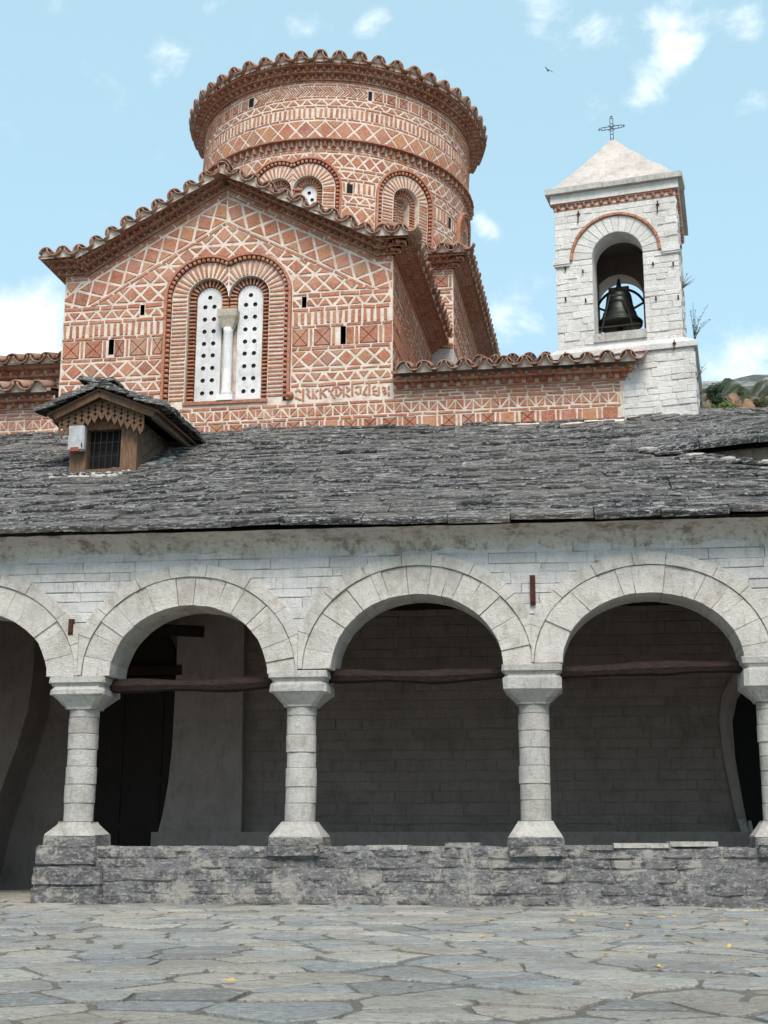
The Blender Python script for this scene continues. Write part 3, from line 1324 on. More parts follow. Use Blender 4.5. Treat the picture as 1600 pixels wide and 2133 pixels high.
# tie beams
for k, (x0, x1, za, zb, bend) in enumerate(((-5.32, -3.30, 2.455, 2.49, .02), (-2.74, -.62, 2.53, 2.56, .035), (-.12, 1.98, 2.57, 2.60, -.01), (2.5, 4.4, 2.6, 2.6, 0))):
    g = Geo()
    n = 12
    g.tube([(x0 + (x1 - x0) * i / n, .30 + rnd.uniform(-.008, .008), za + (zb - za) * i / n + bend * math.sin(i / n * 6.0 + 1) * .6 + rnd.uniform(-.006, .006)) for i in range(n + 1)],
           [.075 + .012 * math.sin(i * .9 + k) + rnd.uniform(-.004, .004) for i in range(n + 1)], 8)
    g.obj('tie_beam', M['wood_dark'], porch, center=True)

# parapet wall between the columns
g = Geo()


def lump(u, z):
    return .018 * math.sin(u * 7 + z * 9) * math.sin(u * 3.1 - z * 13) + rnd.uniform(-.006, .006)


ux = [-5.93 + i * .07 for i in range(155)]
zz = [-.02, .06, .14, .22, .30, .38, .46, .54, .60, .645]
for z in zz:
    for u in ux:
        edge = 0.03 if z < .05 else 0
        g.v.append((u, -.055 - edge + lump(u, z) + .02 * z, z + (rnd.uniform(-.015, .015) if z > .6 else 0)))
n = len(ux)
for j in range(len(zz) - 1):
    for i in range(n - 1):
        g.f.append((j * n + i, j * n + i + 1, (j + 1) * n + i + 1, (j + 1) * n + i))
        g.i.append(0)
b = len(g.v)
for u in ux:
    g.v.append((u, .62, .64))
for i in range(n - 1):
    g.f.append(((len(zz) - 1) * n + i, (len(zz) - 1) * n + i + 1, b + i + 1, b + i))
    g.i.append(0)
g.add([(-5.93, -.06, 0), (-5.93, .62, 0), (-5.93, .62, .645), (-5.93, -.06, .645)], [(0, 3, 2, 1)])
parapet = g.obj('parapet', M['plaster_rough'], porch, True)
S_p = lambda u, z, d: (u, -.055 - d + .02 * z, z)
# rough dark stones bedded in the render
z = .02
pr2 = random.Random(11)
while z < .56:
    h = pr2.uniform(.085, .15)
    u = -5.93
    while u < 4.5:
        l = pr2.uniform(.18, .55)
        if pr2.random() < .9:
            q = [(u + .012, z + .012), (u + l * .5, z + pr2.uniform(.004, .02)), (u + l - .012, z + .012), (u + l - .006, z + h * .5), (u + l - .012, z + h - .012), (u + l * .5, z + h - pr2.uniform(.002, .02)), (u + .012, z + h - .012), (u + .004, z + h * .5)]
            q = [(a + pr2.uniform(-.014, .014), b + pr2.uniform(-.010, .010)) for a, b in q]
            q[0] = (max(q[0][0], -5.93), q[0][1])
            v, f = prism(S_p, q, -.03, pr2.uniform(.0, .020), .012)
            put(porch, parapet, 'rubble_stone', v, f, M['rubble'], abs(area(q)))
        u += l
    z += h
for j in range(3):
    gg = Geo()
    gg.box(-8.60 + .015 * j, -7.86 - .015 * j, -.10 + .01 * j, .66, .21 * j, .21 * j + .203)
    put(porch, parapet, 'pier_stone', gg.v, gg.f, M['rubble'], .2)
# end pier under the first column and pads under the others
for k, X in enumerate(COLX):
    for j in range(3 if k == 0 else 1):
        x0, x1, z0, z1 = (-5.965, -5.16, .22 * j + .0, .22 * j + .215) if k == 0 else (X - .29, X + .29, .53, .665)
        if k == 0 and j == 2:
            x0, x1 = -5.945, -5.25
        g = Geo()
        g.box(x0, x1, -.115 + .008 * j, .63, z0, z1)
        bm = bmesh.new()
        vs = [bm.verts.new(v) for v in g.v]
        for f in g.f:
            bm.faces.new([vs[i] for i in f])
        bmesh.ops.bevel(bm, geom=bm.edges[:], offset=.02, segments=2, affect='EDGES')
        bmesh.ops.subdivide_edges(bm, edges=bm.edges[:], cuts=2, use_grid_fill=True)
        for v in bm.verts:
            v.co += Vector((pr2.uniform(-.006, .006), pr2.uniform(-.008, .008), pr2.uniform(-.005, .005)))
        vv = [tuple(v.co) for v in bm.verts]
        bm.verts.index_update()
        ff = [tuple(v.index for v in f.verts) for f in bm.faces]
        bm.free()
        put(porch, parapet, 'pier_stone', vv, ff, M['rubble'], .2)
# coping flags on top
u = -5.15
while u < 4.4:
    l = pr2.uniform(.35, .85)
    if all(abs((u + l / 2) - X) > .32 for X in COLX) and pr2.random() < .8:
        zt = .648 + .045 * (u + 5) / 7 + pr2.uniform(-.022, .018)
        fr = [(u + l * i / 5, -.060 + pr2.uniform(-.035, .05)) for i in range(6)]
        poly = fr + [(u + l - .01, .63), (u, .63)]
        n = len(poly)
        v = [(a, b_, zt - .05) for a, b_ in poly] + [(a, b_, zt) for a, b_ in poly]
        f = [tuple(n + i for i in range(n))] + [(i, (i + 1) % n, n + (i + 1) % n, n + i) for i in range(n)]
        put(porch, parapet, 'coping_stone', v, f, M['coping'] if pr2.random() < .6 else M['plaster_rough'], l)
    u += l + .01

# ------------------------------------------------------------------ inside the porch
YB = 4.2
g = Geo()
g.box(-10.2, 6.0, YB + .02, YB + .35, 0, 6.6)
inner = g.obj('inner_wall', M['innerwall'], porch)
S_b = lambda u, z, d: (u, YB + .02 - d, z)
ir = random.Random(13)
z = .80
while z < 4.0:
    h = ir.uniform(.11, .18)
    u = -4.64 + ir.uniform(-.3, 0)
    while u < 2.2:
        l = ir.uniform(.35, .95)
        a, b = max(u, -4.63), min(u + l - .012, 2.22)
        if b - a > .08:
            p = [(a, z), ((a + b) / 2, z + ir.uniform(-.008, .008)), (b, z + ir.uniform(-.006, .006)), (b, z + h - .010), ((a + b) / 2, z + h - .010 + ir.uniform(-.008, .008)), (a, z + h - .010)]
            v, f = prism(S_b, p, -.02, ir.uniform(.006, .024), .009, .004)
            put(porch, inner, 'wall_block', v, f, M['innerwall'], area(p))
        u += l
    z += h
# bench along the wall
g = Geo()
g.box(-5.85, 2.36, 3.86, YB + .01, 0.0, .82)
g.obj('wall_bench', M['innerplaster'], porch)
# flared plaster pier beside the door
g = Geo()
prf = [(.82, -5.80, -4.60), (1.05, -5.745, -4.60), (1.5, -5.68, -4.60), (2.0, -5.645, -4.62), (3.0, -5.63, -4.63), (4.2, -5.63, -4.64)]
for z, a, b in prf:
    g.v += [(a, 4.02, z), (b, 4.02, z), (b, YB + .03, z), (a, YB + .03, z)]
for i in range(len(prf) - 1):
    for k in range(4):
        q = (k + 1) % 4
        g.f.append((i * 4 + k, i * 4 + q, (i + 1) * 4 + q, (i + 1) * 4 + k))
        g.i.append(0)
g.obj('plaster_pier', M['innerplaster'], porch)
# door with panels and arched fanlight
g = Geo()
g.box(-6.95, -5.60, 4.05, 4.10, .04, 3.02)
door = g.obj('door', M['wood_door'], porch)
for (x0, x1) in ((-6.86, -6.38), (-6.28, -5.80)):
    for (z0, z1) in ((.2, .85), (.95, 1.5), (1.6, 2.85)):
        g = Geo()
        g.box(x0, x1, 4.025, 4.06, z0, z1)
        g.obj('door_panel', M['wood_door'], door)
g = Geo()
g.box(-7.05, -5.55, 3.98, 4.2, 3.04, 3.18)
g.obj('door_lintel', M['wood_dark'], porch)
g = Geo()
cx, cz, r = -6.22, 3.18, .56
pts_ = [(cx + r * math.cos(math.pi * i / 16), cz + .68 * math.sin(math.pi * i / 16)) for i in range(17)]
g.add([(a, 4.10, b) for a, b in pts_] + [(a, 4.19, b) for a, b in pts_], [tuple(range(17))[::-1]] + [(i, i + 1, 18 + i, 17 + i) for i in range(16)])
g.obj('fanlight', M['wood_door'], porch)
# beam ends inside
g = Geo()
g.bar((-7.4, 3.55, 3.72), (-5.12, 3.55, 3.60), .13, .15)
g.obj('inner_beam', M['wood_dark'], porch)
# plaster pier at the left end, narrowing towards the foot
g = Geo()
prf = [(0, -8.15), (.9, -7.98), (1.5, -7.82), (2.0, -7.66), (2.5, -7.54), (3.0, -7.50), (4.2, -7.50)]
for z, b in prf:
    g.v += [(-9.6, 3.3, z), (b, 3.3, z), (b - .06, YB + .03, z), (-9.6, YB + .03, z)]
for i in range(len(prf) - 1):
    for k in range(4):
        q = (k + 1) % 4
        g.f.append((i * 4 + k, i * 4 + q, (i + 1) * 4 + q, (i + 1) * 4 + k))
        g.i.append(0)
g.obj('plaster_pier', M['innerwall'], porch)
# arched doorway at the right end of the inner wall
S_d = lambda u, z, d: (u, YB - d, z)
g = Geo()
prf = [(.82, 2.40), (1.2, 2.34), (1.8, 2.27), (2.3, 2.26), (2.6, 2.34), (2.85, 2.52), (3.02, 2.8), (3.08, 3.05)]
vs = [(b, 4.06, z) for z, b in prf] + [(b - .11 - .02 * i, 4.15, z + .02 * i) for i, (z, b) in enumerate(prf)] + [(b, YB + .02, z) for z, b in prf]
m = len(prf)
fs = []
for i in range(m - 1):
    fs += [(m + i, i, i + 1, m + i + 1), (i, 2 * m + i, 2 * m + i + 1, i + 1)]
g.add(vs, fs)
g.obj('doorway_surround', M['innerplaster'], porch, True)
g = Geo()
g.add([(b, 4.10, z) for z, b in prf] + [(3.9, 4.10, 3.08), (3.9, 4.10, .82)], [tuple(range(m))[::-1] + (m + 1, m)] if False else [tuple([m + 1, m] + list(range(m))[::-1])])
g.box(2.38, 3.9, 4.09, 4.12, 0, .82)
g.obj('doorway_shade', M['dark'], porch)  # flat black sheet painted as the unlit space beyond
# end walls, ceiling boards, floor
g = Geo()
g.box(-10.2, -9.9, .6, YB, 0, 4.3)
g.obj('end_wall', M['innerwall'], porch)
g = Geo()
g.box(5.4, 5.7, .0, YB, 0, 4.3)
g.obj('end_wall', M['innerwall'], porch)
x = -9.9
while x < 5.4:
    g = Geo()
    g.box(x, x + .285, .55, YB + .05, 3.96 + rnd.uniform(-.006, .006), 4.0)
    g.obj('ceiling_board', M['wood_dark'], porch)
    x += .292

# ------------------------------------------------------------------ slate roof
Y0, Z0R, SL = -.40, 4.155, math.atan(.547)
cS, sS = math.cos(SL), math.sin(SL)
LEN = 5.05 / cS


def S_r(u, s, h):
    sag = -.02 * math.sin(max(0, min(1, s / LEN)) * math.pi) + .012 * math.sin(u * 1.3)
    h = h + sag
    return (u, Y0 + s * cS - h * sS, Z0R + s * sS + h * cS)


def roof_z(y):
    return Z0R + (y - Y0) * .547


g = Geo()
g.add([S_r(a_, b_, c_) for c_ in (-.03, -.09) for a_, b_ in ((-12, .40), (5.4, .40), (5.4, LEN), (-12, LEN))],
      [(0, 1, 2, 3), (7, 6, 5, 4), (0, 4, 5, 1), (2, 6, 7, 3), (1, 5, 6, 2), (3, 7, 4, 0)])
roof = g.obj('porch_roof', M['wood_dark'], porch)


def slate(S, u0, u1, s0, dep, t, lift, rr, rag=.02):
    """one rough slate: ragged lower edge, real thickness"""
    n = max(3, int((u1 - u0) / .09))
    low = [(u0 + (u1 - u0) * i / n, s0 + rr.uniform(-rag, rag)) for i in range(n + 1)]
    poly = low + [(u1 - .004, s0 + dep), (u0 + .004, s0 + dep)]
    m = len(poly)
    tilt = rr.uniform(-.018, .018)
    H = lambda a, s: lift * (1 - (s - s0) / dep) + tilt * ((a - u0) / (u1 - u0) - .5)
    v = [S(a, s, H(a, s) - .004) for a, s in poly]
    v += [S(a, s + rr.uniform(-.006, .008), H(a, s) + t * rr.uniform(.55, 1.0)) for a, s in poly]
    v += [S(a, s + (.016 if i < n + 1 else 0), H(a, s) + t + .004) for i, (a, s) in enumerate(poly)]
    f = []
    for i in range(m):
        j = (i + 1) % m
        f.append((i, j, m + j, m + i))
        f.append((m + i, m + j, 2 * m + j, 2 * m + i))
    f.append(tuple(2 * m + i for i in range(m)))
    f.append(tuple(reversed(range(n + 1))) if n > 1 else (0, 1, 2))
    return v, f


sr = random.Random(17)
DORM_X = (-6.95, -5.62)
s = 0.0
row = 0
while s < LEN - .05:
    ex = sr.uniform(.115, .175)
    y = Y0 + s * cS
    u = -12 + sr.uniform(0, .4)
    while u < 5.2:
        l = sr.uniform(.45, 1.0) if row == 0 else sr.uniform(.22, .80) * (1.0 if sr.random() < .85 else 1.4)
        # visible strip only
        dd = (y + 15)
        if -.62 * dd < u + l and u < .19 * dd + 2.4:
            if not (DORM_X[0] + .1 < u and u + l < DORM_X[1] - .1 and y > 2.45):
                v, f = slate(S_r, u, u + l - sr.uniform(.002, .016), s + sr.uniform(-.06, .06) * (row > 0), ex + .2, sr.uniform(.022, .055) if row else .06, sr.uniform(.015, .055), sr, .042 if row else .014)
                put(porch, roof, 'slate', v, f, M['slate'], l / dd ** 2 * (2 if row < 2 else 1), None, M['slate_i'])
        u += l
    s += ex
    row += 1

# raised side roof at the right, over a low rendered wall
A_ = Vector((1.05, 2.34, roof_z(2.34) + .0))
B_ = hit_y(1720, 907, 1.0)
C_ = hit_y(1720, 899, 2.5)
D_ = Vector((.95, 4.45, roof_z(4.45) + .03))


def S_u(u, s, h):
    p = (A_ * (1 - u) + B_ * u) * (1 - s) + (D_ * (1 - u) + C_ * u) * s
    h = h * min(1, .35 + 2 * max(0, u))
    return p + Vector((0, -.30 * h, .95 * h))


g = Geo()
nseg = 6
for i in range(nseg + 1):
    for k in range(nseg + 1):
        g.v.append(tuple(S_u(i / nseg, k / nseg, -.035)))
for i in range(nseg):
    for k in range(nseg):
        a = i * (nseg + 1) + k
        g.f.append((a, a + nseg + 1, a + nseg + 2, a + 1))
        g.i.append(0)
uproof = g.obj('side_roof', M['wood_dark'], porch)
S_u2 = lambda u, s, h: S_u(u / 2.2, s / 1.6, h)
s = -.06
row = 0
while s < 1.58:
    ex = sr.uniform(.13, .19)
    u = -.15 + sr.uniform(0, .2)
    while u < 2.15:
        l = sr.uniform(.6, .95) if row == 0 else sr.uniform(.22, .6)
        v, f = slate(S_u2, u, u + l - .015, s + sr.uniform(-.02, .02), ex + .16, sr.uniform(.03, .05) if row else .075, sr.uniform(.015, .035), sr)
        put(porch, uproof, 'slate', v, f, M['slate'], l / 300, None, M['slate_i'])
        u += l
    s += ex
    row += 1
# ridge slates leaning along the crest
for i in range(16):
    t = (i + .3) / 15.0
    p = S_u(t, 1.0, .03)
    gg = Geo()
    gg.bar(p + Vector((-.17, -.10, -.035)), p + Vector((.20, -.02, .055 + sr.uniform(-.02, .02))), .24, .035, up=(0, -.4, 1))
    put(porch, uproof, 'ridge_slate', gg.v, gg.f, M['slate'], .02, None, M['slate_i'])
# rendered wall below the raised eaves
g = Geo()
P0, P1 = A_ + Vector((.02, .10, -.02)), B_ + Vector((.0, .20, -.02))
g.v = []
for i in range(9):
    p = P0.lerp(P1, i / 8)
    g.v += [(p.x, p.y, p.z), (p.x, p.y - .06, roof_z(p.y) - .1)]
for i in range(8):
    g.f.append((2 * i, 2 * i + 1, 2 * i + 3, 2 * i + 2))
    g.i.append(0)
g.obj('side_wall', M['brownwall'], porch)
# loose edging stones at its foot
er = random.Random(2)
for i in range(26):
    t = i / 25
    p = P0.lerp(P1, t)
    yb = p.y - .08 - er.uniform(0, .12)
    c = Vector((p.x + er.uniform(-.08, .1), yb, roof_z(yb) + .065 + er.uniform(0, .035)))
    gg = Geo()
    w, d, h = er.uniform(.10, .22), er.uniform(.06, .11), er.uniform(.02, .035)
    n = 7
    for zz_, k in ((-h, .9), (0, 1.0), (h, .72)):
        for q in range(n):
            a = 2 * math.pi * q / n
            gg.v.append((c.x + w * k * math.cos(a) * er.uniform(.85, 1.1), c.y + d * k * math.sin(a) * er.uniform(.85, 1.1), c.z + zz_))
    for j in range(2):
        for q in range(n):
            gg.f.append((j * n + q, j * n + (q + 1) % n, (j + 1) * n + (q + 1) % n, (j + 1) * n + q))
    gg.f.append(tuple(2 * n + q for q in range(n)))
    put(porch, roof, 'edging_stone', gg.v, gg.f, M['slate'] if er.random() < .65 else M['coping'], w)

# ================================================================== the church
CHO, CHR = Vector((-4.768, 11.827, 0)), R(-2.1)
church = thing('brick_church', 'Byzantine church of patterned red brick with gabled arm and round drum under clay tiles', 'church', CHO, CHR)
CHM = Matrix.Translation(CHO) @ Matrix.Rotation(CHR, 4, 'Z')
CHI = CHM.inverted()


def ch_px(px, py, ly):
    """church-local (u, z) of the wall point seen at a pixel, wall plane local y = ly"""
    o = CHI @ CAM
    d = CHI.to_3x3() @ px_dir(px, py)
    p = o + d * ((ly - o.y) / d.y)
    return (p.x, p.z)


YG = -7.4
GL, GR, GC = -2.85, 2.53, -.17
S_gb = lambda u, z, d: (u, YG - d, z)
AL, AR = (-.445, 9.09), (.225, 9.09)
APX = (GC - .01, 10.82)
RL, RR = (-2.42, 9.50), (2.25, 9.50)

# wall face with twin window recess and putlog holes
hole = [(-.775, 7.34), (.555, 7.34)]
hole += [(AR[0] + .33 * math.cos(math.pi * i / 16), AR[1] + .33 * math.sin(math.pi * i / 16)) for i in range(17)]
hole += [(AL[0] + .33 * math.cos(math.pi * i / 16), AL[1] + .33 * math.sin(math.pi * i / 16)) for i in range(17)]
hh = [(hole, .17)]
PUT = [(-1.56, -1.49, 8.85, 9.03), (-2.06, -1.97, 8.21, 8.47), (1.085, 1.16, 8.815, 9.0), (1.71, 1.795, 8.17, 8.47)]
for a, b, c, d in PUT:
    hh.append(([(a, c), (b, c), (b, d), (a, d)], .3))
outl = [(-5.4, 6.3), (6.02, 6.3), (6.02, 7.5), (GR, 7.5), (GR, 9.66), (RR[0], 9.66), (APX[0], 10.99), (RL[0], 9.66), (GL, 9.66), (GL, 7.5), (-5.4, 7.5)]
g = sheet_with_holes(S_gb, outl, hh)
# first hole's pocket is plastered, the others dark
for k in range(len(g.i)):
    pass
nf = sum(1 for q in g.i if q == 0)
for k in range(nf, nf + len(hole) + 1):
    g.i[k] = 0
gable = g.obj('gable_wall', [M['mortar'], M['dark']], church)
AEX = [Arch(AL[0], AL[1], .725, .725, 7.29), Arch(AR[0], AR[1], .725, .725, 7.29)]
for a, b, c, d in PUT:
    AEX.append(Arch((a + b) / 2, d - .004, (b - a) / 2 + .012, .006, c))


class HoleCut:
    def __init__(s, a, b, c, d):
        s.r = (a - .015, b + .015, c - .01, d + .01)

    def cut(s, p):
        a, b, c, d = s.r
        us, zs = [q[0] for q in p], [q[1] for q in p]
        if max(us) <= a or min(us) >= b or max(zs) <= c or min(zs) >= d:
            return p
        best = []
        for h in ((1, 0, a), (-1, 0, -b), (0, 1, c), (0, -1, -d)):
            q = clip(p, *h)
            if q and (not best or area(q) > area(best)):
                best = q
        return best


AEX = AEX[:2] + [HoleCut(*q) for q in PUT]


def rows(S, u0, u1, bands, arches=(), halfs=(), parent=None, d1=.012):
    for kind, z0, z1, p in bands:
        if kind == 'str':
            pt = pat_stretch(u0, u1, z0, z1)
        elif kind == 'tri':
            pt = pat_tri(u0, u1, z0, z1, p, off=p * .3)
        elif kind == 'tris':
            pt = pat_tri(u0, u1, z0, z1, p, off=p * .3, split=True)
        elif kind == 'loz':
            pt = pat_loz(u0, u1, z0, z1, p, off=p * .25)
        elif kind == 'sold':
            pt = pat_sold(u0, u1, z0, z1, p)
        elif kind == 'sq':
            pt = pat_sq(u0, u1, z0, z1, p)
        elif kind == 'herr':
            pt = pat_herring(u0, u1, z0, z1)
        lay(church, parent, S, pt, arches, halfs, d1)


GB = [('str', 8.985, 9.045, 0), ('tri', 8.815, 8.975, .25), ('str', 8.75, 8.80, 0), ('sold', 8.53, 8.735, .102), ('str', 8.475, 8.515, 0), ('sq', 8.17, 8.46, .27),
      ('str', 8.11, 8.155, 0), ('loz', 7.81, 8.10, .295), ('str', 7.755, 7.795, 0), ('tri', 7.575, 7.74, .25), ('str', 7.51, 7.555, 0)]
rows(S_gb, GL + .01, GR - .01, GB, AEX, (), gable)
LOW = [('str', 7.195, 7.235, 0), ('tris', 7.02, 7.18, .27), ('str', 6.965, 7.0, 0), ('sq', 6.765, 6.95, .20)]
rows(S_gb, -5.2, 5.96, LOW, (), (), gable)
# field between the raking course and the window heads
mL = (APX[1] - RL[1]) / (APX[0] - RL[0])
mR = (APX[1] - RR[1]) / (APX[0] - RR[0])
# a line through P with slope m: z = m(u-Pu)+Pz ; keep below minus k
kL, kR = math.sqrt(1 + mL * mL), math.sqrt(1 + mR * mR)


def below(m, P, v):
    k = math.sqrt(1 + m * m)
    return (-m / k, 1 / k, (-m * P[0] + P[1]) / k + v)


def above(m, P, v):
    a, b, c = below(m, P, v)
    return (-a, -b, -c)


FH = [below(mL, APX, -.44), below(mR, APX, -.44)]
for z0, z1, kd in ((9.06, 9.36, 'loz'), (9.37, 9.66, 'loz'), (9.67, 9.97, 'loz'), (9.98, 10.3, 'loz')):
    rows(S_gb, GL + .01, GR - .01, [(kd, z0, z1, .30)], AEX[:2], FH, gable)


def seg_map(P, Q):
    L = math.hypot(Q[0] - P[0], Q[1] - P[1])
    ax, az = (Q[0] - P[0]) / L, (Q[1] - P[1]) / L
    f2 = lambda t, v: (P[0] + ax * t - az * v, P[1] + az * t + ax * v)
    return L, f2, (lambda t, v, d: S_gb(*f2(t, v), d))


LL, fL2, S_rl = seg_map(RL, APX)
LR, fR2, S_rr = seg_map(APX, RR)
for L, f2, vert in ((LL, fL2, (1, 0, APX[0] - .012)), (LR, fR2, (-1, 0, -APX[0] - .012))):
    side = below(0, (0, 9.055), 0)
    for v0, v1, kind in ((.055, .095, 'str'), (.005, .045, 'str'), (-.375, -.012, 'loz'), (-.43, -.39, 'str')):
        u0, u1 = (-.95, L + .4) if f2 is fL2 else (-.4, L + .95)
        if v0 > 0:
            u0, u1 = (0, L + .1) if f2 is fL2 else (-.1, L)
        pt = pat_stretch(u0, u1, v0, v1, .2, .34) if kind == 'str' else pat_loz(u0, u1, v0, v1, .335)
        pt = [(k, [f2(a, b) for a, b in p]) for k, p in pt]
        hv = [vert, (0, -1, -9.055), (-1, 0, -GL - .01) if f2 is fL2 else (1, 0, GR - .01), (0, 1, 9.47) if v1 < 0 and False else (0, 1, 20)]
        if v1 < 0:
            # outside the rake feet the band stops under the flat return
            pt = [(k, p) for k, p in pt]
        lay(church, gable, S_gb, pt, AEX[:2], hv)
for u0, u1, ml_ in ((GL + .01, RL[0] - .01, mL), (RR[0] + .01, GR - .01, mR)):
    rows(S_gb, u0 - (.0 if ml_ > 0 else .6), u1 + (.6 if ml_ > 0 else 0), [('loz', 9.08, 9.495, .36)], (), [above(ml_, APX, .012)], gable)
    rows(S_gb, u0, u1, [('str', 9.555, 9.595, 0), ('str', 9.505, 9.545, 0)], (), (), gable)

# brick lettering under the right-hand bands, and the scrap at the left of the window
LET = [((405, 195), (435, 165)), ((435, 165), (462, 197)), ((490, 165), (490, 300)), ((528, 155), (552, 188)), ((552, 195), (530, 225)), ((540, 225), (572, 268)),
       ((597, 165), (597, 270)), ((610, 215), (642, 270)), ((628, 195), (658, 170)), ((683, 155), (683, 270)), ((700, 200), (747, 255)), ((705, 188), (757, 155)),
       ((797, 198), (842, 128)), ((797, 205), (842, 268)), ((870, 128), (918, 180)), ((918, 192), (872, 246)), ((858, 135), (858, 238)), ((940, 120), (940, 250)),
       ((968, 138), (998, 165)), ((1012, 160), (975, 195)), ((962, 215), (1008, 250)), ((1035, 105), (1035, 240)), ((1065, 145), (1115, 132)), ((1130, 130), (1125, 215)),
       ((1198, 130), (1165, 200)), ((1150, 213), (1200, 226)), ((1225, 100), (1225, 230)), ((1070, 190), (1110, 222)), ((1260, 155), (1292, 125)), ((1260, 183), (1312, 180)),
       ((1262, 210), (1322, 232)), ((1330, 140), (1330, 235)), ((1368, 140), (1405, 156)), ((1370, 187), (1412, 183)), ((1385, 224), (1412, 200)), ((1440, 130), (1440, 168)), ((1440, 200), (1440, 235)),
       ((775, 150), (780, 190)), ((400, 255), (470, 285))]
LET = [tuple((540 + a / 5.333, 780 + b / 5.333) for a, b in s) for s in LET]
LET += [tuple((a / 5, 720 + b / 5) for a, b in s) for s in [((1430, 505), (1462, 548)), ((1462, 500), (1440, 545)), ((1500, 490), (1500, 555)), ((1530, 490), (1530, 555)), ((1562, 497), (1597, 500)), ((1560, 548), (1600, 552)), ((1572, 525), (1600, 525))]]
for A, B in LET:
    a, b = ch_px(*A, YG), ch_px(*B, YG)
    dx, dz = b[0] - a[0], b[1] - a[1]
    L = math.hypot(dx, dz)
    nx_, nz_ = -dz / L * .0155, dx / L * .0155
    p = [(a[0] - nx_, a[1] - nz_), (b[0] - nx_, b[1] - nz_), (b[0] + nx_, b[1] + nz_), (a[0] + nx_, a[1] + nz_)]
    if area(p) < 0:
        p = p[::-1]
    v, f = prism(S_gb, p, -.02, .012, .003)
    put(church, gable, 'lettering_brick', v, f, M['brick'], L)
# ceramic bosses at the feet of the hood moulds
for px in ((603, 825),):
    u, z = ch_px(*px, YG)
    g = Geo()
    g.lathe([(.0, .10), (.03, .09), (.055, .05), (.075, .01), (.07, 0), (.0, .015)], 12)
    g.v = [(u + a, YG - .005 - c, z + b) for a, b, c in g.v]
    g.obj('ceramic_boss', M['brick'], gable, True)


def panel(parent, S, cu, cz, r, zb, d, hr, xoff, zs, top, th_=.035):
    """pierced white window slab: real round holes with dark glass behind"""
    ol = arch_path(cu, cz, r, zb, 16)[::1]
    ol = ol[::-1]
    hs = []
    cs = [(cu, top)] + [(cu + s * xoff, z) for z in zs for s in (-1, 1)]
    for x, z in cs:
        hs.append([(x + hr * math.cos(2 * math.pi * k / 12), z + hr * math.sin(2 * math.pi * k / 12)) for k in range(12)])
    gg = sheet_with_holes(lambda u, z, dd: S(u, z, d + dd), ol[::-1], hs, th_)
    o = gg.obj('window_panel', [M['panel'], M['glass']], parent)
    return o


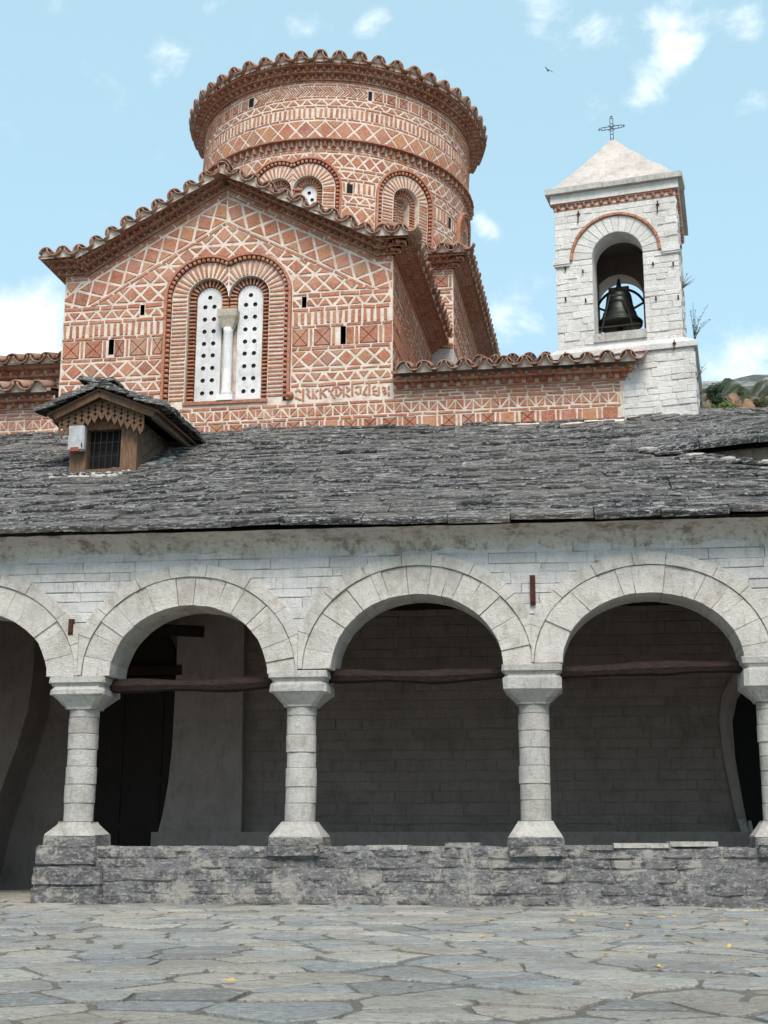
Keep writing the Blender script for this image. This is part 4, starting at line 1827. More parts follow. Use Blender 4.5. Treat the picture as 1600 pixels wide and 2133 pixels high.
# twin window: recessed inner arch, voussoirs, cornerwise hood
ZS = [8.97, 8.76, 8.555, 8.35, 8.15, 7.94, 7.735, 7.525]
for (cu, cz), sg in ((AL, -1), (AR, 1)):
    panel(gable, S_gb, cu, cz, .205, 7.36, -.115, .037, .075, ZS, 9.13)
    ring(church, gable, S_gb, cu, cz, .21, .325, 7.37, .062, .025, -.065, jambs=(sg < 0, sg > 0), d0=-.17)
    # inner jamb over the capital
    z = cz - .03
    while z > 8.87:
        a, b = (cu + .21, cu + .325) if sg < 0 else (cu - .325, cu - .21)
        v, f = prism(S_gb, [(a, z - .017), (b, z - .017), (b, z + .017), (a, z + .017)], -.17, -.065, .004, .003)
        put(church, gable, 'voussoir_brick', v, f, M['brick'], .004)
        z -= .062
    # voussoir ring
    n = 18
    for i in range(n):
        a = math.pi * (i + .5) / n
        c, s = math.cos(a), math.sin(a)
        k = .019 * rnd.uniform(.85, 1.15)
        p = [(cu + c * .345 + s * k * .8, cz + s * .345 - c * k * .8), (cu + c * .575 + s * k * 1.15, cz + s * .575 - c * k * 1.15), (cu + c * .575 - s * k * 1.15, cz + s * .575 + c * k * 1.15), (cu + c * .345 - s * k * .8, cz + s * .345 + c * k * .8)]
        p = clip(p, sg, 0, sg * (-.11) - .012) if sg < 0 and False else p
        p = clip(p, 1, 0, -.125) if sg < 0 else clip(p, -1, 0, .095)
        if p and area(p) > .0012:
            v, f = prism(S_gb, p, -.02, .014, .004, .003)
            put(church, gable, 'voussoir_brick', v, f, M['brick'], area(p), None, M['brick_i'])
    x0, x1 = (cu - .575, cu - .34) if sg < 0 else (cu + .34, cu + .575)
    z = cz - .045
    while z > 7.35:
        h = .030 * rnd.uniform(.85, 1.2)
        p = [(x0 + rnd.uniform(-.006, .01), z - h / 2), (x1 + rnd.uniform(-.01, .006), z - h / 2), (x1, z + h / 2), (x0, z + h / 2)]
        v, f = prism(S_gb, p, -.02, .014, .004, .003)
        put(church, gable, 'voussoir_brick', v, f, M['brick'], area(p), None, M['brick_i'])
        z -= .066
    # hood: outer fillet and teeth
    path = arch_path(cu, cz, .655, 7.30, 22)
    path2 = arch_path(cu, cz, .70, 7.30, 22)
    keep = (lambda q: q[0] <= -.11) if sg < 0 else (lambda q: q[0] >= -.11)
    g = Geo()
    for i in range(len(path) - 1):
        q = [path[i], path2[i], path2[i + 1], path[i + 1]]
        q = clip(q, 1, 0, -.112) if sg < 0 else clip(q, -1, 0, .108)
        if q and area(q) > .0005:
            v, f = prism(S_gb, q, -.02, .075, .005)
            g.add(v, f)
    g.obj('hood_mould', M['brick'], gable)
    n = 25
    for i in range(n):
        a = math.pi * (i + .5) / n
        if (sg < 0 and cu + .62 * math.cos(a) > -.13) or (sg > 0 and cu + .62 * math.cos(a) < -.09):
            continue
        c, s = math.cos(a), math.sin(a)
        w = .026
        p = [(cu + c * .592 + s * w, cz + s * .592 - c * w), (cu + c * .652 + s * w, cz + s * .652 - c * w), (cu + c * .652 - s * w, cz + s * .652 + c * w), (cu + c * .592 - s * w, cz + s * .592 + c * w)]
        v, f = prism(S_gb, p, -.02, .06, .012)
        put(church, gable, 'hood_tooth', v, f, M['brick'], .003, None, M['brick_i'])
    z = cz - .04
    x = cu + sg * .622
    while z > 7.3:
        p = [(x - .03, z - .026), (x + .03, z - .026), (x + .03, z + .026), (x - .03, z + .026)]
        v, f = prism(S_gb, p, -.02, .06, .012)
        put(church, gable, 'hood_tooth', v, f, M['brick'], .003, None, M['brick_i'])
        z -= .084
    # bed painted dark for the shade between the teeth
    g = Geo()
    A, B = arch_path(cu, cz, .588, 7.30, 22), arch_path(cu, cz, .66, 7.30, 22)
    for i in range(len(A) - 1):
        q = [A[i], B[i], B[i + 1], A[i + 1]]
        q = clip(q, 1, 0, -.112) if sg < 0 else clip(q, -1, 0, .108)
        if q and area(q) > .0003:
            g.add([S_gb(a, b, .004) for a, b in q], [tuple(range(len(q)))])
    g.obj('hood_shade_bed', M['groove_shade'], gable)
# little marble column between the lights
g = Geo()
g.lathe([(.0, 7.44), (.085, 7.44), (.085, 7.50), (.075, 7.54), (.073, 8.5), (.085, 8.56), (0, 8.56)], 16, (-.11, YG + .055))
g.obj('window_column', M['panel'], gable, True)
g = Geo()
vs = []
for hw_, z in ((.085, 8.555), (.15, 8.72), (.16, 8.74), (.16, 8.86)):
    vs += [(-.11 - hw_, YG + .055 - hw_ * .7, z), (-.11 + hw_, YG + .055 - hw_ * .7, z), (-.11 + hw_, YG + .13, z), (-.11 - hw_, YG + .13, z)]
g.v = vs
for i in range(3):
    for q in range(4):
        w = (q + 1) % 4
        g.f.append((i * 4 + q, i * 4 + w, i * 4 + 4 + w, i * 4 + 4 + q))
        g.i.append(0)
g.f += [(3, 2, 1, 0), (12, 13, 14, 15)]
g.i += [0, 0]
g.obj('window_capital', mat_white('pale_capital_stone', (.46, .41, .34), (.3, .26, .2), .5, .5), gable)
g = Geo()
g.box(-.24, .02, YG - .05, YG + .1, 7.345, 7.44)
g.obj('column_block', M['panel'], gable)
g = Geo()
g.box(-.79, .57, YG - .035, YG + .1, 7.29, 7.343)
g.obj('window_sill', M['brick'], gable)

# raking and level cornice of the gable
CST = [('ledge', .03, .05), ('tooth', .055, .13), ('ledge', .024, .15), ('tooth', .055, .235), ('ledge', .024, .26), ('tooth', .04, .32)]
cor = Geo().box(-.3, -.1, YG - .02, YG, 10.95, 11.0).obj('gable_cornice', M['brick_d'], church)


def cornice_seg(parent, S, u0, u1, v0, steps, e0=0, e1=0, pitch=.125, mat='brick_d', bedmat='mortar'):
    z = v0
    dprev = 0.0
    bed = Geo()
    for kind, h, d in steps:
        a, b = u0 - e0 * d, u1 + e1 * d
        if kind == 'tooth':
            n = max(1, int(round((b - a) / pitch)))
            p = (b - a) / n
            for i in range(n):
                v, f = tooth(S, a + p * (i + .5), p * .95, z + .003, z + h - .003, dprev - .03, d + rnd.uniform(-.01, .01))
                put(church, parent, 'cornerwise_brick', v, f, M[mat], p * h, None, M[mat + '_i'])
            m = max(1, int((b - a) / .25))
            for i in range(m):
                x0, x1 = a + (b - a) * i / m, a + (b - a) * (i + 1) / m
                bed.add([S(x0, z, dprev + .0), S(x1, z, dprev + .0), S(x1, z + h, dprev + .0), S(x0, z + h, dprev + .0)], [(0, 1, 2, 3)])
        else:
            slabrow(church, parent, 'ledge_brick', S, a, b, z, z + h, -.02, d, mat=mat)
            dprev = d - .04
        z += h
    bed.obj('cornice_bed', M[bedmat], parent)
    return z


_, f_, S_l0 = seg_map((GL, 9.60), (RL[0], 9.60))
cornice_seg(cor, S_l0, 0, RL[0] - GL, 0, CST, e0=1)
_, f_, S_r0 = seg_map((RR[0], 9.60), (GR, 9.60))
cornice_seg(cor, S_r0, 0, GR - RR[0], 0, CST, e1=1)
cornice_seg(cor, S_rl, -.03, LL + .06, .10, CST)
cornice_seg(cor, S_rr, -.06, LR + .03, .10, CST)

# roof of the arm: slabs and tiles
TP = [(-3.2, 9.84), (-2.50, 9.85), (GC - .01, 11.12), (2.24, 9.85), (2.86, 9.84)]
g = Geo()
for yy in (YG - .33, -2.9):
    for u, z in TP:
        g.v.append((u, yy, z))
    for u, z in TP:
        g.v.append((u, yy, z - .035))
for i in range(4):
    g.f += [(i, i + 1, 10 + i + 1, 10 + i), (5 + i + 1, 5 + i, 15 + i, 15 + i + 1), (i + 1, i, 5 + i, 5 + i + 1)]
    g.i += [0, 0, 0]
g.f += [(4, 9, 19, 14), (0, 10, 15, 5)]
g.i += [0, 0]
groof = g.obj('gable_roof', M['tile'], church)
cum = [0]
for a, b in zip(TP[:-1], TP[1:]):
    cum.append(cum[-1] + math.hypot(b[0] - a[0], b[1] - a[1]))
NT = int(cum[-1] / .285)


def rake_tile(t):
    s = t / NT * cum[-1]
    for i in range(4):
        if s <= cum[i + 1] or i == 3:
            k = (s - cum[i]) / (cum[i + 1] - cum[i])
            P, Q = TP[i], TP[i + 1]
            L = math.hypot(Q[0] - P[0], Q[1] - P[1])
            up = (-(Q[1] - P[1]) / L * .8, 0, (Q[0] - P[0]) / L)
            return (P[0] + (Q[0] - P[0]) * k, YG - .40, P[1] + (Q[1] - P[1]) * k - .01), (0, 1, .10), up


tilerow(church, groof, NT, rake_tile, 1.22)
for i in range(9):      # ridge tiles
    v, f = place(TILE_C, basis((GC, YG - .38 + i * .4, 11.16), (0, 1, .02), (0, 0, 1)) @ Matrix.Scale(1.4, 4))
    put(church, groof, 'roof_tile', v, f, M['tile'], .03, None, M['tile_i'], True)

# right flank of the arm
S_sd = lambda u, z, d: (GR + d, YG + u, z)
g = sheet_with_holes(S_sd, [(0, 6.3), (4.5, 6.3), (4.5, 9.7), (0, 9.7)], [], .1)
flank = g.obj('flank_wall', M['mortar'], church)
FB = [('str', 9.555, 9.595, 0), ('str', 9.505, 9.545, 0), ('loz', 9.07, 9.48, .33)] + GB + [('loz', 7.2, 7.49, .3)]
rows(S_sd, .02, 4.45, FB, (), (), flank)
fcor = Geo().box(GR - .05, GR + .02, -7.3, -7.2, 9.65, 9.7).obj('flank_cornice', M['brick_d'], church)
cornice_seg(fcor, S_sd, 0, 4.47, 9.60, CST, e0=1)
tilerow(church, groof, 15, lambda t: ((2.93, YG - .25 + t * .295, 9.83), (-1, 0, .45), (.4, 0, .9)), 1.22)

# square base under the drum
CF, CSX = -2.95, 2.95
S_cf = lambda u, z, d: (u, CF - d, z)
S_cs = lambda u, z, d: (CSX + d, CF + u, z)
g = Geo()
g.add([(-2.4, CF, 6), (CSX, CF, 6), (CSX, CF, 9.68), (-2.4, CF, 9.68)], [(0, 1, 2, 3)], 1)
g.add([(-2.4, CF, 9.68), (CSX, CF, 9.68), (CSX, CF, 11.5), (-2.4, CF, 11.5)], [(0, 1, 2, 3)])
g.add([(CSX, CF, 6), (CSX, 2.95, 6), (CSX, 2.95, 11.5), (CSX, CF, 11.5)], [(0, 1, 2, 3)])
g.add([(-2.4, CF, 6), (-2.4, 2.95, 6), (-2.4, 2.95, 11.5), (-2.4, CF, 11.5)], [(3, 2, 1, 0)])
base_ = g.obj('square_base', [M['mortar'], M['whitetow']], church)
CB = [('str', 11.235, 11.275, 0), ('str', 11.185, 11.22, 0), ('sq', 10.93, 11.17, .25), ('str', 10.865, 10.90, 0), ('str', 10.80, 10.84, 0), ('tri', 10.60, 10.77, .26), ('str', 10.545, 10.575, 0), ('str', 10.48, 10.515, 0),
      ('loz', 10.20, 10.45, .28), ('str', 10.13, 10.17, 0), ('str', 10.06, 10.10, 0), ('sold', 9.82, 10.02, .1), ('str', 9.75, 9.79, 0), ('str', 9.69, 9.725, 0)]
rows(S_cf, 2.22, CSX - .01, CB, (), (), base_)
rows(S_cs, .01, 5.8, [(k, a, b, max(p, .28) if k != 'sold' else .2) for k, a, b, p in CB], (), (), base_)
ccor = Geo().box(CSX - .05, CSX + .02, -2.9, -2.8, 11.4, 11.45).obj('base_cornice', M['brick_d'], church)
cornice_seg(ccor, S_cf, 2.0, CSX, 11.29, CST, e1=1)
cornice_seg(ccor, S_cs, 0, 5.85, 11.29, CST, e0=1)
g = Geo()
g.box(-2.5, CSX + .3, CF - .3, 3.0, 11.515, 11.56)
broof = g.obj('base_roof', M['tile'], church)
tilerow(church, broof, 4, lambda t: ((2.02 + t * .31, CF - .38, 11.53), (0, 1, .4), (0, -.35, .95)), 1.22)
tilerow(church, broof, 20, lambda t: ((CSX + .38, CF - .25 + t * .30, 11.53), (-1, 0, .4), (.35, 0, .95)), 1.22)

# low side walls in line with the gable, tiled eaves
LCS = [('ledge', .03, .03), ('tooth', .075, .10), ('ledge', .035, .13), ('tooth', .05, .19)]
lowc = Geo().box(5.5, 5.6, YG - .02, YG, 7.4, 7.45).obj('low_cornice', M['brick_d'], church)
rows(S_gb, GR + .02, 5.96, [('str', 7.255, 7.29, 0), ('str', 7.31, 7.345, 0)], (), (), gable)
rows(S_gb, -5.2, GL - .02, [('str', 7.255, 7.29, 0), ('str', 7.31, 7.345, 0)], (), (), gable)
_, f_, S_q = seg_map((GR + .02, 7.36), (6.02, 7.36))
cornice_seg(lowc, S_q, 0, 6.02 - GR - .02, 0, LCS, e1=1, pitch=.2, mat='brick')
_, f_, S_q2 = seg_map((-5.3, 7.36), (GL - .02, 7.36))
cornice_seg(lowc, S_q2, 0, GL + 5.28, 0, LCS, pitch=.2, mat='brick')
g = Geo()
g.add([(GR + .02, YG - .26, 7.552), (6.22, YG - .26, 7.552), (6.22, -5.2, 8.3), (GR + .02, -5.2, 8.3), (GR + .02, YG - .26, 7.60), (6.22, YG - .26, 7.60), (6.22, -5.2, 8.36), (GR + .02, -5.2, 8.36)],
      [(0, 3, 2, 1), (4, 5, 6, 7), (0, 1, 5, 4), (1, 2, 6, 5), (3, 0, 4, 7)])
lroof = g.obj('low_roof', M['tile'], church)
tilerow(church, lroof, 12, lambda t: ((GR + .08 + t * .303, YG - .36, 7.585), (0, 1, .36), (0, -.33, .95)), 1.22)
g = Geo()
g.add([(-5.4, YG - .26, 7.575), (GL - .02, YG - .26, 7.575), (GL - .02, -6.45, 7.9), (-5.4, -6.45, 7.9), (-5.4, YG - .26, 7.62), (GL - .02, YG - .26, 7.62), (GL - .02, -6.45, 7.95), (-5.4, -6.45, 7.95)],
      [(0, 3, 2, 1), (4, 5, 6, 7), (0, 1, 5, 4)])
lroof2 = g.obj('low_roof', M['tile'], church)
tilerow(church, lroof2, 7, lambda t: ((GL - .06 - t * .33, YG - .36, 7.60), (0, 1, .36), (0, -.33, .95)), 1.35)
# upper step of the left side
S_lu = lambda u, z, d: (u, -6.5 - d, z)
g = sheet_with_holes(S_lu, [(-5.4, 7.4), (GL, 7.4), (GL, 8.45), (-5.4, 8.45)], [], .1)
lup = g.obj('upper_side_wall', M['mortar'], church)
rows(S_lu, -5.3, GL - .02, [('str', 7.90, 7.94, 0), ('str', 7.96, 8.0, 0), ('str', 8.02, 8.06, 0), ('str', 8.08, 8.12, 0)], (), (), lup)
cornice_seg(lup, S_lu, -5.3, GL - .02, 8.13, [('tooth', .08, .08), ('ledge', .04, .12), ('tooth', .07, .19), ('ledge', .035, .24)], pitch=.2)
g = Geo()
g.add([(-5.4, -6.84, 8.37), (GL, -6.84, 8.37), (GL, -4, 9.2), (-5.4, -4, 9.2)], [(0, 1, 2, 3)])
lroof3 = g.obj('upper_side_roof', M['tile'], church)
tilerow(church, lroof3, 8, lambda t: ((GL - .03 - t * .30, -6.9, 8.385), (0, 1, .36), (0, -.33, .95)), 1.25)
# a farther tiled roof behind the low one on the right
g = Geo()
g.box(3.1, 5.2, -4.25, -4.2, 7.8, 8.8)
bw = g.obj('rear_low_wall', M['whitetow'], church)
g = Geo()
g.add([(3.1, -4.5, 8.80), (5.2, -4.5, 8.80), (5.2, -3.0, 9.3), (3.1, -3.0, 9.3)], [(0, 1, 2, 3)])
rroof = g.obj('rear_low_roof', M['tile'], church)
tilerow(church, rroof, 6, lambda t: ((3.45 + t * .29, -4.6, 8.80), (0, 1, .36), (0, -.33, .95)), 1.2)
# mortar flashing where the wall meets the slates
g = Geo()
n = 120
for i in range(n + 1):
    u = -5.2 + 11.2 * i / n
    k = rnd.uniform(-.012, .012)
    g.v += [(u, YG - .012, 6.755 + k * .4), (u, YG - .055 + k, 6.735), (u, YG - .20 + k * 3, 6.60)]
for i in range(n):
    for k in range(2):
        g.f.append((3 * i + k, 3 * i + k + 1, 3 * i + 4 + k, 3 * i + 3 + k))
        g.i.append(0)
g.obj('mortar_flashing', M['mortar'], gable, True)

# ------------------------------------------------------------------ the drum
RT = Vector((math.cos(YAW), math.sin(YAW), 0))
FW = Vector((-math.sin(YAW), math.cos(YAW), 0))
DB = Matrix((RT, FW, Vector((0, 0, 1)))).transposed().to_4x4()
DRM = CHI @ Matrix.Translation(CHO + Vector((0, 0, 14))) @ Matrix.Rotation(-R(1.0), 4, RT) @ Matrix.Rotation(R(1.7), 4, FW) @ DB
DR = 2.92


def S_dr(u, z, d):
    a = u / DR
    r = DR + d
    return DRM @ Vector((r * math.sin(a), -r * math.cos(a), z - 14))


deg = lambda a: R(a) * DR
WIN = [(deg(-19.4), 13.13), (deg(-6.9), 13.13)]
NIC = [(deg(33.3), 13.14), (deg(78.5), 13.14), (deg(-58.5), 13.14)]
DPUT = [(deg(8.3), deg(10.6), 13.07, 13.27), (deg(15.2), deg(16.7), 15.18, 15.38), (deg(-35.5), deg(-33.0), 15.2, 15.40), (deg(57.5), deg(59.5), 13.05, 13.3)]
g = Geo()
na, nz = 240, 88
uu = [deg(-180 + 360 * i / na) for i in range(na + 1)]
zz = [11.3 + 4.4 * k / nz for k in range(nz + 1)]
for k in range(nz + 1):
    for i in range(na + 1):
        g.v.append(tuple(S_dr(uu[i], zz[k], 0)))
for k in range(nz):
    for i in range(na):
        cu_, cz_ = (uu[i] + uu[i + 1]) / 2, (zz[k] + zz[k + 1]) / 2
        if any(((cu_ - a) ** 2 + max(0, cz_ - b) ** 2) < .36 ** 2 for a, b in WIN + NIC) and cz_ > 12.0:
            continue
        mi = 1 if any(a < cu_ < b and c < cz_ < d for a, b, c, d in DPUT) and False else 0
        a = k * (na + 1) + i
        g.f.append((a, a + 1, a + na + 2, a + na + 1))
        g.i.append(mi)
drum = g.obj('drum', [M['mortar'], M['dark']], church, True)
for a, b, c, d in DPUT:      # putlog holes: flat black patches painting the shade inside
    gg = Geo()
    q = [(a, c), (b, c), (b, d), (a, d)]
    gg.add([S_dr(x, z, .006) for x, z in q], [(0, 1, 2, 3)])
    gg.obj('putlog_shade_patch', M['dark'], drum)
DEX = [Arch(a, b, .70, .70, 11) for a, b in WIN + NIC] + [HoleCut(a, b, c, d) for a, b, c, d in DPUT]
u0, u1 = deg(-84), deg(92)
rows(S_dr, u0, u1, [('str', 15.485, 15.52, 0), ('str', 15.425, 15.465, 0)], (), (), drum)
rows(S_dr, deg(-32.5), deg(14.8), [('herr', 15.20, 15.405, 0)], DEX[5:], (), drum)
rows(S_dr, deg(17.3), u1, [('sq', 15.195, 15.40, .175)], DEX[5:], (), drum)
rows(S_dr, u0, deg(-36), [('sq', 15.195, 15.40, .175)], DEX[5:], (), drum)
rows(S_dr, u0, u1, [('str', 15.145, 15.18, 0), ('tri', 14.985, 15.13, .29), ('str', 14.935, 14.97, 0), ('sold', 14.715, 14.915, .105), ('str', 14.665, 14.70, 0)], DEX[5:], (), drum)
rows(S_dr, u0, u1, [('loz', 14.22, 14.65, .392)], (), (), drum)
rows(S_dr, u0, u1, [('str', 13.985, 14.02, 0), ('str', 13.935, 13.97, 0)], DEX, (), drum)
rows(S_dr, u0, u1, [('loz', 13.62, 13.92, .26), ('str', 13.56, 13.60, 0), ('tri', 13.38, 13.545, .25), ('str', 13.33, 13.365, 0), ('sold', 13.09, 13.31, .105), ('str', 13.03, 13.07, 0),
                    ('tri', 12.87, 13.015, .24), ('str', 12.82, 12.855, 0), ('loz', 12.42, 12.80, .30), ('str', 12.36, 12.40, 0), ('loz', 11.9, 12.34, .3)], DEX, (), drum)
# cornerwise string course
cornice_seg(drum, S_dr, u0, u1, 14.035, [('tooth', .135, .10), ('ledge', .032, .13)], pitch=.165, bedmat='groove_shade')  # bed coloured dark to paint the shaded gaps
# windows and niches
for k, (cu, cz) in enumerate(WIN + NIC):
    zb = 11.9
    win = k < 2
    gg = Geo()
    mid = (WIN[0][0] + WIN[1][0]) / 2
    cl = (lambda q: clip(q, 1, 0, mid - .002)) if (win and k == 0) else ((lambda q: clip(q, -1, 0, -mid - .002)) if win else (lambda q: q))
    for ra, rb, dd_ in ((.30, .60, .005), (.165, .31, -.15)):
        A, B = arch_path(cu, cz, ra, zb), arch_path(cu, cz, rb, zb)
        for i in range(len(A) - 1):
            q = cl([A[i], B[i], B[i + 1], A[i + 1]])
            if q and area(q) > 1e-5:
                gg.add([S_dr(a, b, dd_) for a, b in q], [tuple(range(len(q)))])
    strip(gg, S_dr, arch_path(cu, cz, .30, zb), .005, -.15, 0)
    if not win:
        strip(gg, S_dr, arch_path(cu, cz, .165, zb), -.15, -.30, 0)
    q = arch_path(cu, cz, .17, zb)
    gg.add([S_dr(a, b, -.30) for a, b in q], [tuple(range(len(q)))], 0)
    gg.obj('niche_recess' if not win else 'window_recess', M['mortar'], drum)
    jm = (True, True) if not win else ((True, False) if k == 0 else (False, True))
    # voussoirs of the two orders
    n = 17
    for i in range(n):
        a = math.pi * (i + .5) / n
        c, s = math.cos(a), math.sin(a)
        kk = .018
        p = [(cu + c * .315 + s * kk * .8, cz + s * .315 - c * kk * .8), (cu + c * .535 + s * kk * 1.15, cz + s * .535 - c * kk * 1.15), (cu + c * .535 - s * kk * 1.15, cz + s * .535 + c * kk * 1.15), (cu + c * .315 - s * kk * .8, cz + s * .315 + c * kk * .8)]
        if win:
            mid = (WIN[0][0] + WIN[1][0]) / 2
            p = clip(p, 1, 0, mid - .012) if k == 0 else clip(p, -1, 0, -mid - .012)
        if p and area(p) > .001:
            v, f = prism(S_dr, p, -.02, .016, .004, .003)
            put(church, drum, 'voussoir_brick', v, f, M['brick'], area(p), None, M['brick_i'])
    ring(church, drum, S_dr, cu, cz, .315, .535, zb, .068, .036, .016, 0, .001, jambs=jm)
    ring(church, drum, S_dr, cu, cz, .172, .292, zb, .060, .030, -.10, d0=-.15)
    if win:
        panel(drum, S_dr, cu, cz, .168, 12.3, -.17, .04, .07, [12.98, 12.78, 12.58, 12.4], 13.13)
    else:
        z = cz + .1
        while z > zb:
            hw_ = .15 if z < cz else .1
            for x in (-hw_, 0.005):
                p = [(cu + x + .004, z), (cu + x + hw_ - .01, z), (cu + x + hw_ - .01, z + .035), (cu + x + .004, z + .035)]
                v, f = prism(S_dr, p, -.31, -.28, .004, .003)
                put(church, drum, 'niche_brick', v, f, M['brick'], .004, None, M['brick_i'])
            z -= .068
    # hood
    mid = (WIN[0][0] + WIN[1][0]) / 2
    cl = (lambda q: clip(q, 1, 0, mid - .002)) if (win and k == 0) else ((lambda q: clip(q, -1, 0, -mid - .002)) if win else (lambda q: q))
    gg = Geo()
    A, B = arch_path(cu, cz, .635, zb, 22), arch_path(cu, cz, .68, zb, 22)
    zsub = [zb + (cz - zb) * i / 5 for i in range(6)]
    for i in range(len(A) - 1):
        q = cl([A[i], B[i], B[i + 1], A[i + 1]])
        if q and area(q) > .0004:
            gg.add(*prism(S_dr, q, -.02, .07, .005))
    gg.obj('hood_mould', M['brick'], drum)
    gg = Geo()
    A, B = arch_path(cu, cz, .555, zb, 22), arch_path(cu, cz, .64, zb, 22)
    for i in range(len(A) - 1):
        q = cl([A[i], B[i], B[i + 1], A[i + 1]])
        if q and area(q) > .0003:
            gg.add([S_dr(a, b, .009) for a, b in q], [tuple(range(len(q)))])
    gg.obj('hood_shade_bed', M['groove_shade'], drum)  # shade between the hood teeth, painted as a dark bed
    pts_ = []
    n = 22
    for i in range(n):
        a = math.pi * (i + .5) / n
        pts_.append((cu + .597 * math.cos(a), cz + .597 * math.sin(a), a))
    for sg in (-1, 1):
        z = cz - .045
        while z > zb:
            pts_.append((cu + sg * .597, z, 0 if sg > 0 else math.pi))
            z -= .085
    for x, z, a in pts_:
        if win and ((k == 0 and x > mid - .02) or (k == 1 and x < mid + .02)):
            continue
        c, s = math.cos(a), math.sin(a)
        p = [(x - c * .03 + s * .026, z - s * .03 - c * .026), (x + c * .03 + s * .026, z + s * .03 - c * .026), (x + c * .03 - s * .026, z + s * .03 + c * .026), (x - c * .03 - s * .026, z - s * .03 + c * .026)]
        v, f = prism(S_dr, p, -.01, .055, .012)
        put(church, drum, 'hood_tooth', v, f, M['brick'], .002, None, M['brick_i'])
# crowning cornice and eaves
dcor = Geo().box(-.1, .1, 0, .1, 15.8, 15.85).obj('drum_cornice', M['brick_d'], church)
cornice_seg(dcor, S_dr, deg(-104), deg(112), 15.53, [('ledge', .03, .05), ('tooth', .085, .13), ('ledge', .03, .15), ('tooth', .08, .23), ('ledge', .028, .26), ('tooth', .055, .31)], pitch=.165)
g = Geo()
n = 96
for r_, z_ in ((2.6, 15.80), (DR + .30, 15.84), (DR + .30, 15.88), (.05, 17.0)):
    for i in range(n):
        a = 2 * math.pi * i / n
        g.v.append(tuple(DRM @ Vector((r_ * math.sin(a), -r_ * math.cos(a), z_ - 14))))
for k in range(3):
    for i in range(n):
        j = (i + 1) % n
        g.f.append((k * n + i, k * n + j, (k + 1) * n + j, (k + 1) * n + i))
        g.i.append(0)
droof = g.obj('drum_roof', M['tile'], church)
D3 = DRM.to_3x3()


def drum_tile(t):
    a = R(-118 + t * 6.93)
    o = D3 @ Vector((math.sin(a), -math.cos(a), 0))
    return S_dr(a * DR, 15.845, .36), -o + Vector((0, 0, .25)), o * .25 + Vector((0, 0, 1))


tilerow(church, droof, 36, drum_tile, 1.5)

# ================================================================== bell tower
TWO, TWR = Vector((.974, 4.300, 0)), R(-11)
tower = thing('bell_tower', 'square whitewashed stone bell tower with open arch and plastered pyramid roof', 'bell tower', TWO, TWR)
TWM = Matrix.Translation(TWO) @ Matrix.Rotation(TWR, 4, 'Z')
TX0, TX1, TD = -.97, .90, 1.9
OC, OH, OS, OB = -.02, .39, 9.40, 8.05          # opening centre, half width, spring, sill
S_tf = lambda u, z, d: (u, -d, z)
rdir = Vector((-.13, 1.9, 0)).normalized()
rnor = Vector((1.9, .13, 0)).normalized()


def S_ts(u, z, d):
    p = Vector((TX1, 0, 0)) + rdir * u + rnor * d
    return (p.x, p.y, z)


def S_tb(u, z, d):     # base flank
    p = Vector((1.06, -.075, 0)) + rdir * u + rnor * d
    return (p.x, p.y, z)


opb = [(-.24 + .40, OB)] + [(-.24 + .40 * math.cos(math.pi * i / 16), 9.34 + .40 * math.sin(math.pi * i / 16)) for i in range(17)] + [(-.24 - .40, OB)]
op = [(OC + OH, OB)] + [(OC + OH * math.cos(math.pi * i / 16), OS + OH * math.sin(math.pi * i / 16)) for i in range(17)] + [(OC - OH, OB)]


def face_with_opening(g, y, flip, x0, x1, op, mi):
    bm = bmesh.new()
    for lp in ([(x0, 7.7), (x1, 7.7), (x1, 10.6), (x0, 10.6)], op):
        vs = [bm.verts.new((a, b, 0)) for a, b in lp]
        for i in range(len(vs)):
            bm.edges.new((vs[i], vs[(i + 1) % len(vs)]))
    bmesh.ops.triangle_fill(bm, use_beauty=True, use_dissolve=False, edges=bm.edges[:])
    bm.verts.index_update()
    b = len(g.v)
    g.v += [(v.co.x, y, v.co.y) for v in bm.verts]
    for f in bm.faces:
        ids = [b + v.index for v in f.verts]
        if (f.normal.z < 0) != flip:
            ids.reverse()
        g.f.append(tuple(ids))
        g.i.append(mi)
    bm.free()


g = Geo()
WT = .40
bx0, bx1 = -.86, .77
for y, flip, a, b, o_, mi in ((0, False, TX0, TX1, op, 0), (WT, True, TX0 + .3, TX1 - .3, op, 1), (TD - WT, False, TX0 + .2, TX1 - .38, opb, 1), (TD, True, bx0, bx1, opb, 0)):
    face_with_opening(g, y, flip, a, b, o_, mi)
op_f = op
for y0, y1, op in ((0, WT, op_f), (TD - WT, TD, opb)):
    m = len(op)
    b = len(g.v)
    g.v += [(a, y0, z) for a, z in op] + [(a, y1, z) for a, z in op]
    for i in range(m):
        j = (i + 1) % m
        g.f.append((b + i, b + m + i, b + m + j, b + j))
        g.i.append(0)
# outer and inner side walls, inner ceiling and floor
g.add([(TX1, 0, 7.7), (bx1, TD, 7.7), (bx1, TD, 10.6), (TX1, 0, 10.6)], [(0, 1, 2, 3)])
g.add([(TX0, 0, 7.7), (bx0, TD, 7.7), (bx0, TD, 10.6), (TX0, 0, 10.6)], [(3, 2, 1, 0)])
g.add([(TX1 - .36, WT, 8), (TX1 - .44, TD - WT, 8), (TX1 - .44, TD - WT, 10.2), (TX1 - .36, WT, 10.2)], [(3, 2, 1, 0)], 1)
g.add([(TX0 + .36, WT, 8), (TX0 + .42, TD - WT, 8), (TX0 + .42, TD - WT, 10.2), (TX0 + .36, WT, 10.2)], [(0, 1, 2, 3)], 1)
g.add([(-.7, WT - .01, 10.05), (.7, WT - .01, 10.05), (.7, TD - WT + .01, 10.05), (-.7, TD - WT + .01, 10.05)], [(3, 2, 1, 0)], 1)
